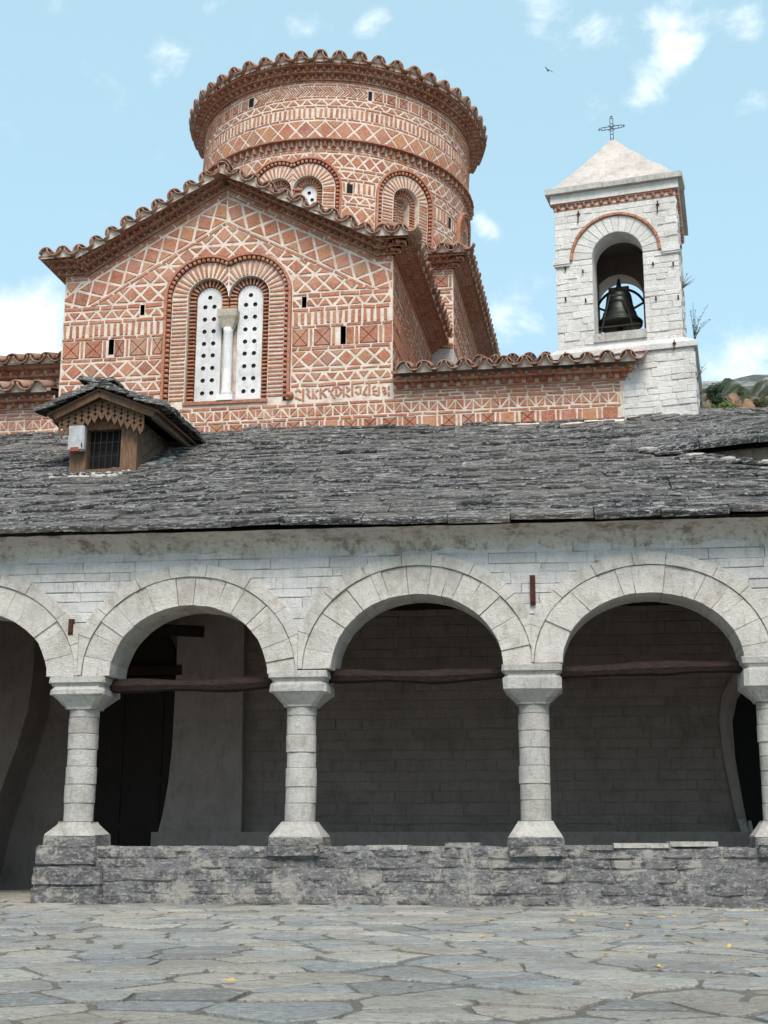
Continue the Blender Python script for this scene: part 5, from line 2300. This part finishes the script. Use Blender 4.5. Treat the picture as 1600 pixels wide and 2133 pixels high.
g.add([(-.95, .01, 8.05), (.88, .01, 8.05), (.75, TD - .01, 8.05), (-.84, TD - .01, 8.05)], [(0, 1, 2, 3)])
# base block
bb = [(-1.06, -.075), (1.06, -.075), (.93, 2.0), (-.95, 2.0)]
for i in range(4):
    (xa, ya), (xb, yb) = bb[i], bb[(i + 1) % 4]
    g.add([(xa, ya, 4.5), (xb, yb, 4.5), (xb, yb, 7.8), (xa, ya, 7.8)], [(0, 1, 2, 3)])
shell = g.obj('tower_shell', [M['whitetow'], M['innerwall']], tower)


def courses(S, parent, u0, u1, z0, z1, arches=(), halfs=(), hmin=.07, hmax=.135, lmin=.12, lmax=.42, seed=1, d=(.0, .022)):
    rr = random.Random(seed)
    z = z0
    while z < z1 - .04:
        h = min(rr.uniform(hmin, hmax), z1 - z)
        u = u0 + rr.uniform(-.2, 0)
        while u < u1:
            l = rr.uniform(lmin, lmax)
            a, b = max(u, u0), min(u + l - .006, u1)
            if b - a > .05:
                e = rr.uniform(-.007, .007)
                p = [(a, z + rr.uniform(-.006, .006)), ((a + b) / 2, z + e * .8), (b, z + rr.uniform(-.006, .006)), (b, z + h - .004), ((a + b) / 2, z + h - .004 + abs(e)), (a, z + h - .004 + rr.uniform(-.004, .004))]
                for k in arches:
                    p = k.cut(p) if p else p
                if p and area(p) > .003:
                    v, f = prism(S, p, -.02, rr.uniform(*d), .008, .004)
                    put(tower, parent, 'tower_stone', v, f, M['whitetow'], area(p))
            u += l
        z += h


TE = [Arch(OC - .02, OS, .665, .665, OS), Arch(OC, OS - .01, OH, .02, OB - .06)]
courses(S_tf, shell, TX0, TX1, 7.92, 10.27, TE, seed=4)
courses(S_ts, shell, 0, 1.88, 7.92, 10.27, (), seed=5)
S_tbase = lambda u, z, d: (u, .075 * -1 - d, z)
courses(S_tbase, shell, -1.05, 1.06, 6.3, 7.77, (), seed=6)
courses(S_tb, shell, 0, 2.0, 6.3, 7.77, (), seed=8)
# arch voussoirs and thin brick hood
n = 15
for i in range(n):
    a0, a1 = math.pi * i / n + .006, math.pi * (i + 1) / n - .006
    p = [(OC + OH * math.cos(a0), OS + OH * math.sin(a0)), (OC - .02 + .655 * math.cos(a0), OS + .655 * math.sin(a0)), (OC - .02 + .655 * math.cos(a1), OS + .655 * math.sin(a1)), (OC + OH * math.cos(a1), OS + OH * math.sin(a1))]
    v, f = prism(S_tf, p, -.02, .012 + rnd.uniform(-.005, .005), .006)
    put(tower, shell, 'voussoir', v, f, M['whitetow'], .03)
n = 18
for i in range(n):
    a0, a1 = math.pi * i / n + .004, math.pi * (i + 1) / n - .004
    c = OC - .025
    p = [(c + .66 * math.cos(a0), OS + .66 * math.sin(a0)), (c + .70 * math.cos(a0), OS + .70 * math.sin(a0)), (c + .70 * math.cos(a1), OS + .70 * math.sin(a1)), (c + .66 * math.cos(a1), OS + .66 * math.sin(a1))]
    v, f = prism(S_tf, p, -.02, .05 + rnd.uniform(-.004, .004), .004)
    put(tower, shell, 'hood_brick', v, f, M['brick'], .01)
# impost mouldings
for a, b in ((TX0 - .035, -.75), (.66, TX1 + .03)):
    gg = Geo()
    gg.box(a, b, -.055, .03, 9.35, 9.44)
    gg.box(a + .015, b - .004, -.040, .03, 9.32, 9.35)
    gg.obj('impost', M['whitetow'], tower)
# ledge between base and shaft
gg = Geo()
lo = [(-1.11, -.125), (1.12, -.125), (.98, 2.05), (-1.0, 2.05)]
hi_ = [(TX0 - .015, -.012), (TX1 + .015, -.012), (bx1 + .02, TD + .02), (bx0 - .02, TD + .02)]
gg.v = [(a, b, 7.775) for a, b in lo] + [(a, b, 7.855) for a, b in lo] + [(a, b, 7.965) for a, b in hi_]
for k in range(2):
    for i in range(4):
        gg.f.append((k * 4 + i, k * 4 + (i + 1) % 4, k * 4 + 4 + (i + 1) % 4, k * 4 + 4 + i))
        gg.i.append(0)
gg.f.append((3, 2, 1, 0))
gg.i.append(0)
gg.obj('ledge', M['whitetow'], tower)
# sill slab
gg = Geo()
gg.box(-.42, .38, -.03, .30, 8.02, 8.155)
gg.obj('sill', M['stonecol'], tower)


# brick dentils, stone cornice, capping slab
def dent(S, L, ph):
    nn = int(L / .125)
    for i in range(nn):
        v, f = tooth(S, L * (i + .5) / nn, L / nn * .7, 10.285, 10.345, -.01, .055)
        put(tower, shell, 'dentil_brick', v, f, M['brick_d'], .01)


dent(lambda u, z, d: S_tf(u + TX0, z, d), TX1 - TX0, 0)
dent(S_ts, 1.88, 0)


def frame_slab(name, mat, e, z0, z1):
    q = [(TX0 - e, -e), (TX1 + e, -e), (bx1 + e, TD + e), (bx0 - e, TD + e)]
    gg = Geo()
    gg.v = [(a, b, z0) for a, b in q] + [(a, b, z1) for a, b in q]
    for i in range(4):
        gg.f.append((i, (i + 1) % 4, 4 + (i + 1) % 4, 4 + i))
        gg.i.append(0)
    gg.f += [(3, 2, 1, 0), (4, 5, 6, 7)]
    gg.i += [0, 0]
    return gg.obj(name, mat, tower)


frame_slab('brick_band', M['brick_d'], .035, 10.345, 10.372)
frame_slab('brick_band', M['brick_d'], .012, 10.262, 10.285)
frame_slab('cornice_stone', M['whitetow'], .055, 10.372, 10.51)
sl = random.Random(9)
xs_ = [TX0 - .125]
while xs_[-1] < TX1 + .0:
    xs_.append(xs_[-1] + sl.uniform(.35, .6))
xs_[-1] = TX1 + .125
for a, b in zip(xs_[:-1], xs_[1:]):
    gg = Geo()
    gg.box(a, b - .006, -.125 + sl.uniform(-.008, .008), .35, 10.512, 10.60 + sl.uniform(-.006, .006))
    gg.obj('capping_slab', M['stonecol'], tower)
for a, b in ((.36, .95), (.955, 1.5), (1.505, 2.02)):
    gg = Geo()
    xa, xb = TX1 + .125 - .068 * a, TX1 + .125 - .068 * b
    gg.add([(xa - .5, a, 10.512), (xa, a, 10.512), (xb, b, 10.512), (xb - .5, b, 10.512), (xa - .5, a, 10.60), (xa, a, 10.60), (xb, b, 10.60), (xb - .5, b, 10.60)],
           [(0, 3, 2, 1), (4, 5, 6, 7), (0, 1, 5, 4), (1, 2, 6, 5), (2, 3, 7, 6), (3, 0, 4, 7)])
    gg.obj('capping_slab', M['stonecol'], tower)
# pyramid
gg = Geo()
AP = Vector((-.165, .95, 11.90))
q = [Vector((TX0 - .06, -.06, 10.60)), Vector((TX1 + .06, -.06, 10.60)), Vector((bx1 + .06, TD + .06, 10.60)), Vector((bx0 - .06, TD + .06, 10.60))]
nl = 8
for k in range(nl + 1):
    t = k / nl
    for i in range(4):
        for s in range(6):
            p = q[i].lerp(q[(i + 1) % 4], s / 6)
            w = p.lerp(AP, t * .965)
            j = .010 * math.sin(k * 2.3 + i * 3 + s * 1.7)
            w += Vector((j, j, -.03 * math.sin(t * math.pi) + j))
            gg.v.append(tuple(w))
for k in range(nl):
    for i in range(24):
        j = (i + 1) % 24
        gg.f.append((k * 24 + i, k * 24 + j, k * 24 + 24 + j, k * 24 + 24 + i))
        gg.i.append(0)
gg.f.append(tuple(nl * 24 + i for i in range(24)))
gg.i.append(0)
gg.obj('pyramid_roof', M['roofplaster'], tower)
# iron cross with open-work arms
gg = Geo()
cx, cy, cz = -.165, .95, 11.84
for s in (-.024, .024):
    gg.bar((cx + s, cy, cz), (cx + s, cy, cz + .43), .009)
    gg.bar((cx - .17, cy, cz + .26 + s), (cx + .17, cy, cz + .26 + s), .009)
for z in (.06, .14, .2, .33, .43):
    gg.bar((cx - .024, cy, cz + z), (cx + .024, cy, cz + z), .008)
for x in (-.17, -.11, .11, .17):
    gg.bar((cx + x, cy, cz + .236), (cx + x, cy, cz + .284), .008)
for (x, z, dx, dz) in ((-.17, .26, -1, 0), (.17, .26, 1, 0), (0, .43, 0, 1)):
    gg.bar((cx + x, cy, cz + z), (cx + x + dx * .055, cy, cz + z + dz * .055), .009)
    ox, oz = dx * .028, dz * .028
    gg.bar((cx + x + ox - dz * .028, cy, cz + z + oz - dx * .028), (cx + x + ox + dz * .028, cy, cz + z + oz + dx * .028), .009)
gg.bar((cx - .05, cy, cz + .21), (cx + .05, cy, cz + .31), .008)
gg.bar((cx + .05, cy, cz + .21), (cx - .05, cy, cz + .31), .008)
gg.obj('iron_cross', M['iron'], tower)
# iron clamps and hooks in the masonry
for (u, z, h) in ((-.60, 10.12, .20), (.62, 10.10, .20), (-.85, 7.80, .16), (.78, 7.80, .16)):
    gg = Geo()
    y = -.14 if z < 8 else -.03
    gg.bar((u, y, z - h / 2), (u + .01, y, z + h / 2), .016)
    gg.bar((u - .015, y, z + h * .2), (u + .035, y, z + h * .2), .02)
    gg.obj('iron_clamp', M['rust'], tower)
for (u, z) in ((.52, 9.18), (.82, 9.14), (.54, 8.62), (.87, 8.60), (-.83, 8.78), (-.52, 8.72), (-.55, 9.2), (-.82, 9.28), (.95, 9.4)):
    gg = Geo()
    gg.bar((u, -.02, z - .03), (u, -.05, z + .02), .022)
    gg.obj('iron_hook', M['rust'], tower)

# ------------------------------------------------------------------ the bell, hung in the arch
bell = thing('church_bell', 'dark bronze bell in an iron frame inside the tower arch', 'bell', TWM @ Vector((-.12, .72, 8.16)), TWR)
g = Geo()
g.lathe([(.0, .36), (.33, .36), (.352, .37), (.35, .41), (.30, .47), (.25, .58), (.215, .72), (.195, .86), (.175, .91), (.10, .935), (0, .94)], 32)
g.obj('bell_body', M['bronze'], bell, True)
g = Geo()
g.lathe([(.352, .405), (.36, .418), (.35, .43)], 32)
g.lathe([(.252, .565), (.262, .575), (.248, .585)], 32)
g.obj('bell_moulding', M['bronze'], bell, True)
g = Geo()
g.lathe([(.0, .10), (.035, .12), (.05, .16), (.035, .2), (.014, .22), (.014, .7)], 10)
g.v = [(a, b, c + .16) for a, b, c in g.v]
g.obj('clapper', M['iron'], bell, True)
g = Geo()
g.tube([(0, 0, .93), (0, 0, 1.0), (.005, 0, 1.16)], [.07, .05, .018], 8)
g.obj('bell_crown', M['iron'], bell, True)
g = Geo()
g.tube([(.40 * math.cos(R(12 + 156 * i / 20)), .13, .62 + .42 * math.sin(R(12 + 156 * i / 20))) for i in range(21)], .022, 6)
for sx in (-1, 1):
    g.bar((sx * .15, .12, .66), (sx * .38, .13, .78), .03)
g.obj('swing_wheel', M['iron'], bell)
g = Geo()
for sx in (-1, 1):
    g.bar((sx * .30, -.30, .0), (sx * .10, -.27, .80), .03, .02)
g.bar((-.12, -.27, .78), (.12, -.27, .78), .025)
g.bar((-.36, -.30, .26), (.36, -.30, .26), .025)
g.bar((-.16, 0, .985), (.16, 0, .985), .06, .07)
g.obj('bell_frame', M['iron'], bell)

# ================================================================== dormer on the slate roof
DO = Vector((-6.26, 2.26, roof_z(2.26)))
dormer = thing('roof_dormer', 'small gabled wooden dormer with carved valance and barred opening on the slate roof', 'dormer', DO, R(-3))
# local frame: x right, y back, z up from the sill
RS = .547
g = Geo()
g.box(-.49, -.25, -.02, .14, .02, .86)
g.obj('corner_post', M['wood_warm'], dormer)
g = Geo()
g.box(.245, .48, -.02, .14, .02, .86)
g.obj('corner_post', M['wood_warm'], dormer)
g = Geo()
g.box(-.25, .245, -.01, .10, .02, .075)
g.obj('window_sill', M['wood_warm'], dormer)
g = Geo()
g.box(-.25, .245, -.012, .10, .64, .76)
g.obj('window_head', M['wood_warm'], dormer)
g = Geo()
g.add([(-.26, .12, .05), (.26, .12, .05), (.26, .12, .7), (-.26, .12, .7)], [(0, 1, 2, 3)])
g.obj('opening_shade', M['dark'], dormer)  # black sheet painting the shadow inside the dormer
for i in range(5):
    x = -.165 + i * .088
    gg = Geo()
    gg.bar((x, .03, .07), (x + .012, .03, .66), .011)
    gg.obj('window_bar', M['iron'], dormer)
for z in (.27, .46):
    gg = Geo()
    gg.bar((-.25, .038, z), (.245, .038, z + .01), .011)
    gg.obj('window_bar', M['iron'], dormer)
# boarded cheeks, boards lie along the roof slope
for sx in (-1, 1):
    for k in range(6):
        z0, z1 = -.2 + k * .18, -.2 + (k + 1) * .18 - .008
        q = [(-1.0, z0 - 1.0 * RS), (2.4, z0 + 2.4 * RS), (2.4, z1 + 2.4 * RS), (-1.0, z1 - 1.0 * RS)]
        q = cliprect(q, .12, 1.95, -.1, .80)
        if not q or area(q) < .004:
            continue
        x = sx * (.455 + .004 * (k % 2))
        n = len(q)
        v = [(x, a, b) for a, b in q] + [(x - sx * .03, a, b) for a, b in q]
        fr = tuple(range(n)) if sx > 0 else tuple(reversed(range(n)))
        f = [fr] + [(i, n + i, n + (i + 1) % n, (i + 1) % n) if sx > 0 else (i, (i + 1) % n, n + (i + 1) % n, n + i) for i in range(n)]
        mesh_obj('cheek_board', v, f, M['wood_grey'], dormer)
# roof deck: two pitches with overhang
EA, ER, AZ = .86, .94, 1.15      # half span at eaves, eave height, ridge height
ZE = .885
for sx in (-1, 1):
    EA = .76 if sx < 0 else .86
    ZE = AZ - .35 * EA / .86
    g = Geo()
    pts_ = [(0, -.30, AZ), (sx * EA, -.24, ZE), (sx * EA, 1.75, ZE), (0, 2.35, AZ)]
    g.v = [(a, b, c) for a, b, c in pts_] + [(a, b, c - .035) for a, b, c in pts_]
    g.f = [(0, 1, 2, 3), (7, 6, 5, 4)] + [(i, 4 + i, 4 + (i + 1) % 4, (i + 1) % 4) for i in range(4)]
    g.i = [0] * 6
    g.obj('roof_deck', M['wood_warm'], dormer)
    # barge boards and eave rafter
    gg = Geo()
    gg.bar((0, -.26, AZ - .075), (sx * (EA - .08), -.20, ZE - .045), .035, .09)
    gg.obj('barge_board', M['wood_warm'], dormer)
    gg = Geo()
    gg.bar((sx * (EA - .10), -.16, ZE - .055), (sx * (EA - .10), 1.62, ZE - .055), .06, .075)
    gg.obj('eave_rafter', M['wood_grey'], dormer)
    # slates in overlapping rows from eave to ridge
    dr_ = random.Random(31 + sx)
    Lx = math.hypot(EA, AZ - ZE)

    def S_dm(u, s, h, sx=sx, Lx=Lx, EA=EA, ZE=ZE):
        t = s / Lx
        return (sx * EA * (1 - t) * 1.06 + sx * h * .35, u, ZE + (AZ - ZE) * t + h * .93)
    s = -.05
    rw = 0
    while s < Lx - .02:
        u = -.36 + dr_.uniform(-.03, .03)
        end = 1.85 + .5 * s / Lx
        while u < end:
            l = dr_.uniform(.22, .5)
            v, f = slate(S_dm, u, min(u + l, end + .1) - .012, s + dr_.uniform(-.03, .03), .30, dr_.uniform(.04, .07), dr_.uniform(.03, .06), dr_, .03)
            if sx > 0:
                pass
            else:
                f = [tuple(reversed(q)) for q in f]
            put(dormer, dormer, 'slate', v, f, M['slate'], l, None, M['slate_i'])
            u += l
        s += .135
        rw += 1
for i in range(6):
    gg = Geo()
    y = -.36 + i * .42
    gg.bar((0, y, AZ + .075 + .01 * (i % 2)), (0.01, y + .44, AZ + .078), .30, .035)
    gg.obj('ridge_slate', M['slate'], dormer)
# gable boarding and the carved valance
g = Geo()
g.add([(-.55, -.005, .74), (.55, -.005, .74), (.55, -.005, .87), (0, -.005, 1.09), (-.55, -.005, .87)], [(0, 1, 2, 3, 4)])
g.obj('gable_board', M['wood_lace'], dormer)


def valance(parent, S, L, h0, hfun, holes=True):
    """fretwork board: bm sheet with drilled holes and a scalloped lower edge, with thickness"""
    n = 7
    top = [(-L, hfun(-L)), (0, hfun(0)), (L, hfun(L))]
    low = []
    m = 13
    for i in range(m * 8 + 1):
        t = i / (m * 8)
        x = L - 2 * L * t
        ph = (t * m) % 1.0
        d = .20 + .085 * abs(math.sin(ph * math.pi)) ** .6 + (.03 if .42 < ph < .58 else 0)
        low.append((x, hfun(x) - d))
    ol = top + low
    hs = []
    for i in range(m):
        x = -L + 2 * L * (i + .5) / m
        for dz, r in ((.055, .024), (.115, .032), (.180, .034)):
            xx = x + (L / m if dz == .105 else 0)
            if abs(xx) > L - .03:
                continue
            z = hfun(xx) - dz
            hs.append([(xx + r * (.75 + .35 * math.cos(4 * a)) * math.cos(a), z + r * (.75 + .35 * math.cos(4 * a)) * math.sin(a)) for a in [2 * math.pi * k / 10 for k in range(10)]])
    bm = bmesh.new()
    for lp in [ol[::-1]] + hs:
        vs = [bm.verts.new((a, b, 0)) for a, b in lp]
        for i in range(len(vs)):
            bm.edges.new((vs[i], vs[(i + 1) % len(vs)]))
    bmesh.ops.triangle_fill(bm, use_beauty=True, use_dissolve=False, edges=bm.edges[:])
    bmesh.ops.solidify(bm, geom=bm.faces[:], thickness=.018)
    bm.verts.index_update()
    v = [S(q.co.x, q.co.y, q.co.z) for q in bm.verts]
    f = [tuple(q.index for q in fc.verts) for fc in bm.faces]
    bm.free()
    return mesh_obj('carved_valance', v, f, M['wood_lace'], parent)


valance(dormer, lambda u, z, d: (u, -.16 + d, z), .62, 0, lambda x: 1.04 - abs(x) * .35 / .86)
# lime bedding round the foot
br = random.Random(44)
for i in range(20):
    t = i / 19
    x = -.66 + 1.42 * t
    y = -.10 + (max(0, t - .62) * 1.9)
    for j in range(2):
        gg = Geo()
        c = Vector((x + br.uniform(-.03, .03), y + br.uniform(-.03, .03) - .10 * j, y * RS + .015 - .06 * j))
        w, d, h = br.uniform(.05, .10), .07, br.uniform(.02, .035)
        n = 7
        for zz_, k in ((-h * 2, 1.0), (0, 1.05), (h, .7)):
            for q in range(n):
                a = 2 * math.pi * q / n
                gg.v.append((c.x + w * k * math.cos(a) * br.uniform(.85, 1.15), c.y + d * k * math.sin(a), c.z + zz_))
        for jj in range(2):
            for q in range(n):
                gg.f.append((jj * n + q, jj * n + (q + 1) % n, (jj + 1) * n + (q + 1) % n, (jj + 1) * n + q))
        gg.f.append(tuple(2 * n + q for q in range(n)))
        put(dormer, dormer, 'bedding_stone', gg.v, gg.f, M['stonecol'], w)

# white lamp box screwed to the dormer post
box = thing('lamp_box', 'small white metal box with rusty red lower panel fixed to the left dormer post', 'box', DO + Matrix.Rotation(R(-3), 3, 'Z') @ Vector((-.36, -.10, .30)), R(-3))
bm = bmesh.new()
bmesh.ops.create_cube(bm, size=1)
for v in bm.verts:
    v.co = Vector((v.co.x * .235, v.co.y * .13, v.co.z * .37 + .20))
    if v.co.z < .1:
        v.co.y *= .8
bmesh.ops.bevel(bm, geom=bm.edges[:], offset=.018, segments=3, affect='EDGES')
bm.verts.index_update()
mesh_obj('box_body', [tuple(v.co) for v in bm.verts], [tuple(v.index for v in f.verts) for f in bm.faces], M['boxw'], box)
bm.free()
g = Geo()
g.add([(-.075, -.0785, .0), (.075, -.0785, .0), (.055, -.0805, .055), (-.055, -.0805, .055), (-.075, -.04, -.004), (.075, -.04, -.004)], [(0, 1, 2, 3), (4, 5, 1, 0)])
g.obj('lower_panel', M['boxr'], box)
g = Geo()
g.bar((.105, -.083, .05), (.10, -.083, .11), .012)
g.obj('latch', M['iron'], box)
g = Geo()
g.bar((0, .06, .1), (0, .085, .3), .08, .02)
g.obj('bracket', M['iron'], box)

# ================================================================== small things
# board leaning by the dark doorway
g = Geo()
g.bar((2.42, 3.75, .30), (2.30, 4.0, .98), .10, .025, up=(0, -1, .2))
g.bar((2.47, 3.75, .32), (2.40, 4.0, .96), .05, .02, up=(0, -1, .2))
tag(g.obj('leaning_board', M['stonecol'], None, center=True), 'pale boards leaning against the wall beside the right-hand dark doorway', 'board')


def weed(name, label, loc, stems, hgt, spread, leafy, seed, lean=(0, 0)):
    wr = random.Random(seed)
    t = thing(name, label, 'weed', loc)
    gs, gl = Geo(), Geo()
    for i in range(stems):
        a = wr.uniform(0, 6.28)
        hx, hy = lean[0] + spread * math.cos(a), lean[1] + spread * math.sin(a)
        h = hgt * wr.uniform(.55, 1.0)
        pts_ = [Vector((0, 0, 0))]
        for k in range(1, 6):
            s = k / 5
            pts_.append(Vector((hx * s * s + wr.uniform(-.006, .006), hy * s * s, h * s)))
        gs.tube(pts_, [.006, .005, .0045, .004, .003, .002], 4)
        for k in range(leafy):
            s = wr.uniform(.15, 1)
            p = Vector((hx * s * s, hy * s * s, h * s))
            d = Vector((wr.uniform(-1, 1), wr.uniform(-1, 1), wr.uniform(-.2, .8))).normalized()
            w = d.cross(Vector((0, 0, 1))).normalized() * .010
            L = wr.uniform(.02, .042)
            gl.add([p, p + d * L * .5 + w, p + d * L, p + d * L * .5 - w], [(0, 1, 2, 3)])
    gs.obj('stems', M['stem'], t)
    gl.obj('leaves', M['weedleaf'], t)
    return t


weed('wall_weed', 'spindly weed sprouting from the tower ledge corner', TWM @ Vector((1.07, .02, 7.84)), 7, .62, .16, 16, 3, (.10, 0))
weed('wall_weed', 'dry grass tuft growing on the upper right side of the tower shaft', TWM @ Vector((.885, .35, 8.82)), 9, .30, .10, 3, 4, (.12, 0))
weed('wall_weed', 'thin drooping weed on the right side of the tower base', TWM @ Vector((1.06, .1, 7.25)), 4, .28, .10, 5, 5, (.18, 0))

# a bird far up
bd = px_dir(1142, 147) * 70 + CAM
g = Geo()
g.add([(-.02, -.11, 0), (.02, -.11, 0), (.035, .02, 0), (0, .17, .0), (-.035, .02, 0), (0, 0, .05), (0, 0, -.04)],
      [(0, 1, 5), (1, 2, 5), (2, 3, 5), (3, 4, 5), (4, 0, 5), (1, 0, 6), (2, 1, 6), (3, 2, 6), (4, 3, 6), (0, 4, 6)])
bird = g.obj('bird', M['iron'])
bird.location = bd
bird.rotation_euler = (0.3, 0.2, .7)
tag(bird, 'tiny dark bird flying in the blue sky left of the tower', 'bird')
for s in (-1, 1):
    g = Geo()
    g.add([(0, .05, .02), (0, -.05, .02), (s * .16, -.03, .07), (s * .30, -.07, .03), (s * .17, .05, .075)], [(0, 1, 2, 4) if s < 0 else (4, 2, 1, 0), (4, 2, 3) if s < 0 else (3, 2, 4)])
    g.obj('wing', M['iron'], bird)

# ================================================================== hills behind
def terrain(dist, depth, prof, bump, seed):
    """height above the courtyard as a function of azimuth (degrees) and distance"""
    hr = random.Random(seed)
    ph = [(hr.uniform(.6, 7), hr.uniform(.6, 7), hr.uniform(0, 6), hr.uniform(.4, 1)) for _ in range(16)]

    def h(az, d):
        t = (d - dist) / depth
        crest = math.tan(R(prof(az))) * (dist + depth * .85)
        q = max(0, min(1, t / .85))
        z = crest * (.72 * min(1, q * 2.2) + .28 * q) * (1 if t < .85 else 1 - (t - .85) * 1.2)
        nn = sum(w * math.sin(a * az * .8 + b * t * 5 + c) for a, b, c, w in ph) / 4
        return z + bump * nn * max(0, min(1, t * 3))
    return h


def hill(name, mat, dist, az0, az1, depth, h, nrow=60, ncol=160):
    g = Geo()
    for j in range(nrow + 1):
        d = dist + depth * j / nrow
        for i in range(ncol + 1):
            az = az0 + (az1 - az0) * i / ncol
            g.v.append((CAM.x + d * math.sin(R(az)), CAM.y + d * math.cos(R(az)), h(az, d) + CAM.z - (2 if j == 0 else 0)))
    for j in range(nrow):
        for i in range(ncol):
            a = j * (ncol + 1) + i
            g.f.append((a, a + 1, a + ncol + 2, a + ncol + 1))
            g.i.append(0)
    return structure(g.obj(name, mat, None))


def on_hill(px, py, h, d0, d1):
    d = px_dir(px, py)
    k = math.hypot(d.x, d.y)
    az = math.degrees(math.atan2(d.x, d.y))
    s = d0
    while s < d1:
        if d.z / k * s <= h(az, s):
            break
        s += .25
    return CAM + d * (s / k)


def vp_el(px, py):
    d = px_dir(px, py)
    return math.degrees(math.atan2(d.x, d.y)), math.degrees(math.asin(d.z))


aL, eL = vp_el(1452, 797)
aR, eR = vp_el(1600, 778)
h_far = terrain(520, 150, lambda a: max(4, eL + (eR - eL) * (a - aL) / (aR - aL) if a > aL - 6 else eL - 1.2 - .55 * (aL - a)) if a < 20 else eR + 3 - .05 * (a - 20), 1.2, 2)
hill('far_ridge', M['ridge'], 520, -30, 50, 150, h_far)
aL2, eL2 = vp_el(1452, 812)
aR2, eR2 = vp_el(1600, 808)
h_near = terrain(185, 60, lambda a: max(5, eL2 + (eR2 - eL2) * (a - aL2) / (aR2 - aL2) - (0.4 * (aL2 - a) if a < aL2 else 0)) if a < 26 else eR2 - .2 * (a - 26), 1.6, 5)
hill('rocky_hillside', M['hill'], 185, -14, 44, 60, h_near, 60, 300)


def tree(name, label, px, py, dist, w, h, mat, seed, lobes=7):
    tr = random.Random(seed)
    base_p = on_hill(px, py, h_near, 186, 240)
    t = thing(name, label, 'tree' if h > 3 else 'shrub', base_p)
    gs = Geo()
    gs.tube([(0, 0, -1.0), (.05, 0, h * .3), (.0, .05, h * .7)], [w * .05, w * .04, w * .02], 6)
    for i in range(4):
        a = tr.uniform(0, 6.28)
        gs.tube([(0, 0, h * .25), (math.cos(a) * w * .25, math.sin(a) * w * .25, h * .55)], [w * .03, w * .012], 5)
    gs.obj('trunk', M['stem'], t)
    gl = Geo()
    L = [(Vector((tr.uniform(-.28, .28) * w, tr.uniform(-.25, .25) * w, h * tr.uniform(.12, .85))), w * tr.uniform(.20, .34)) for _ in range(lobes)]
    for c, r in L:
        for i in range(130):
            v = Vector((tr.gauss(0, 1), tr.gauss(0, 1), tr.gauss(0, 1))).normalized()
            p = c + v * r * tr.uniform(.55, 1.08)
            n_ = (v + Vector((tr.uniform(-.7, .7), tr.uniform(-.7, .7), tr.uniform(-.7, .7)))).normalized()
            x = n_.orthogonal().normalized()
            y = n_.cross(x)
            s = w * tr.uniform(.035, .075)
            gl.add([p - x * s, p - y * s * .6, p + x * s, p + y * s * .6], [(0, 1, 2, 3)])
    gl.obj('crown', mat, t)
    return t


TR = [('evergreen_tree', 'tall dark evergreen on the rocky hillside behind the tower', 1488, 848, 205, 3.2, 4.6, 'fol_dark', 12),
      ('green_shrub', 'broad bright green shrub low on the hillside behind the porch roof', 1512, 888, 190, 6.0, 3.0, 'fol_green', 16),
      ('hill_shrub', 'dark round shrub near the right edge of the hillside', 1578, 884, 192, 3.0, 2.0, 'fol_dark', 8),
      ('hill_shrub', 'olive shrub at the top of the cliff right of the evergreen', 1540, 826, 215, 1.6, 2.0, 'fol_olive', 6),
      ('hill_shrub', 'dull green bush hugging the tower edge on the hillside crest', 1459, 824, 214, 1.8, 1.4, 'fol_olive', 6),
      ('hill_shrub', 'dark scrub beside the tower foot on the hillside', 1458, 868, 195, 1.8, 2.6, 'fol_dark', 8),
      ('hill_shrub', 'olive bush on the slope at the far right of the hillside', 1585, 854, 200, 2.6, 2.0, 'fol_olive', 8),
      ('hill_shrub', 'small green bush between the cliff and the right edge', 1556, 846, 203, 1.5, 1.6, 'fol_green', 6)]
for i, (nm, lb, px, py, ds, w, h, mt, lo_) in enumerate(TR):
    tree(nm, lb, px, py, ds, w, h, M[mt], 50 + i, lo_)
# boulders of the cliff
for i, (px, py, ds, w, h, lb) in enumerate(((1525, 850, 204, 3.2, 4.2, 'warm ochre rock face right of the evergreen on the hillside'), (1473, 862, 200, 2.0, 4.0, 'pale grey rock rib left of the evergreen on the hillside'), (1562, 868, 206, 2.8, 4.5, 'grey rock buttress near the right edge of the hillside'))):
    rr = random.Random(70 + i)
    p = on_hill(px, py, h_near, 186, 240)
    bm = bmesh.new()
    bmesh.ops.create_icosphere(bm, subdivisions=3, radius=1)
    ph = [Vector((rr.uniform(-3, 3), rr.uniform(-3, 3), rr.uniform(-3, 3))) for _ in range(8)]
    for v in bm.verts:
        k = 1 + sum(math.sin(v.co.dot(q) * 1.6 + i) for q in ph) * .07
        v.co = Vector((v.co.x * w * .5 * k, v.co.y * w * .5 * k, v.co.z * h * .55 * k))
    bm.verts.index_update()
    o = mesh_obj('rock_outcrop', [tuple(v.co) for v in bm.verts], [tuple(v.index for v in f.verts) for f in bm.faces], M['hill'])
    bm.free()
    o.location = p
    tag(o, lb, 'rock', 'rocks on the hillside')

flush()
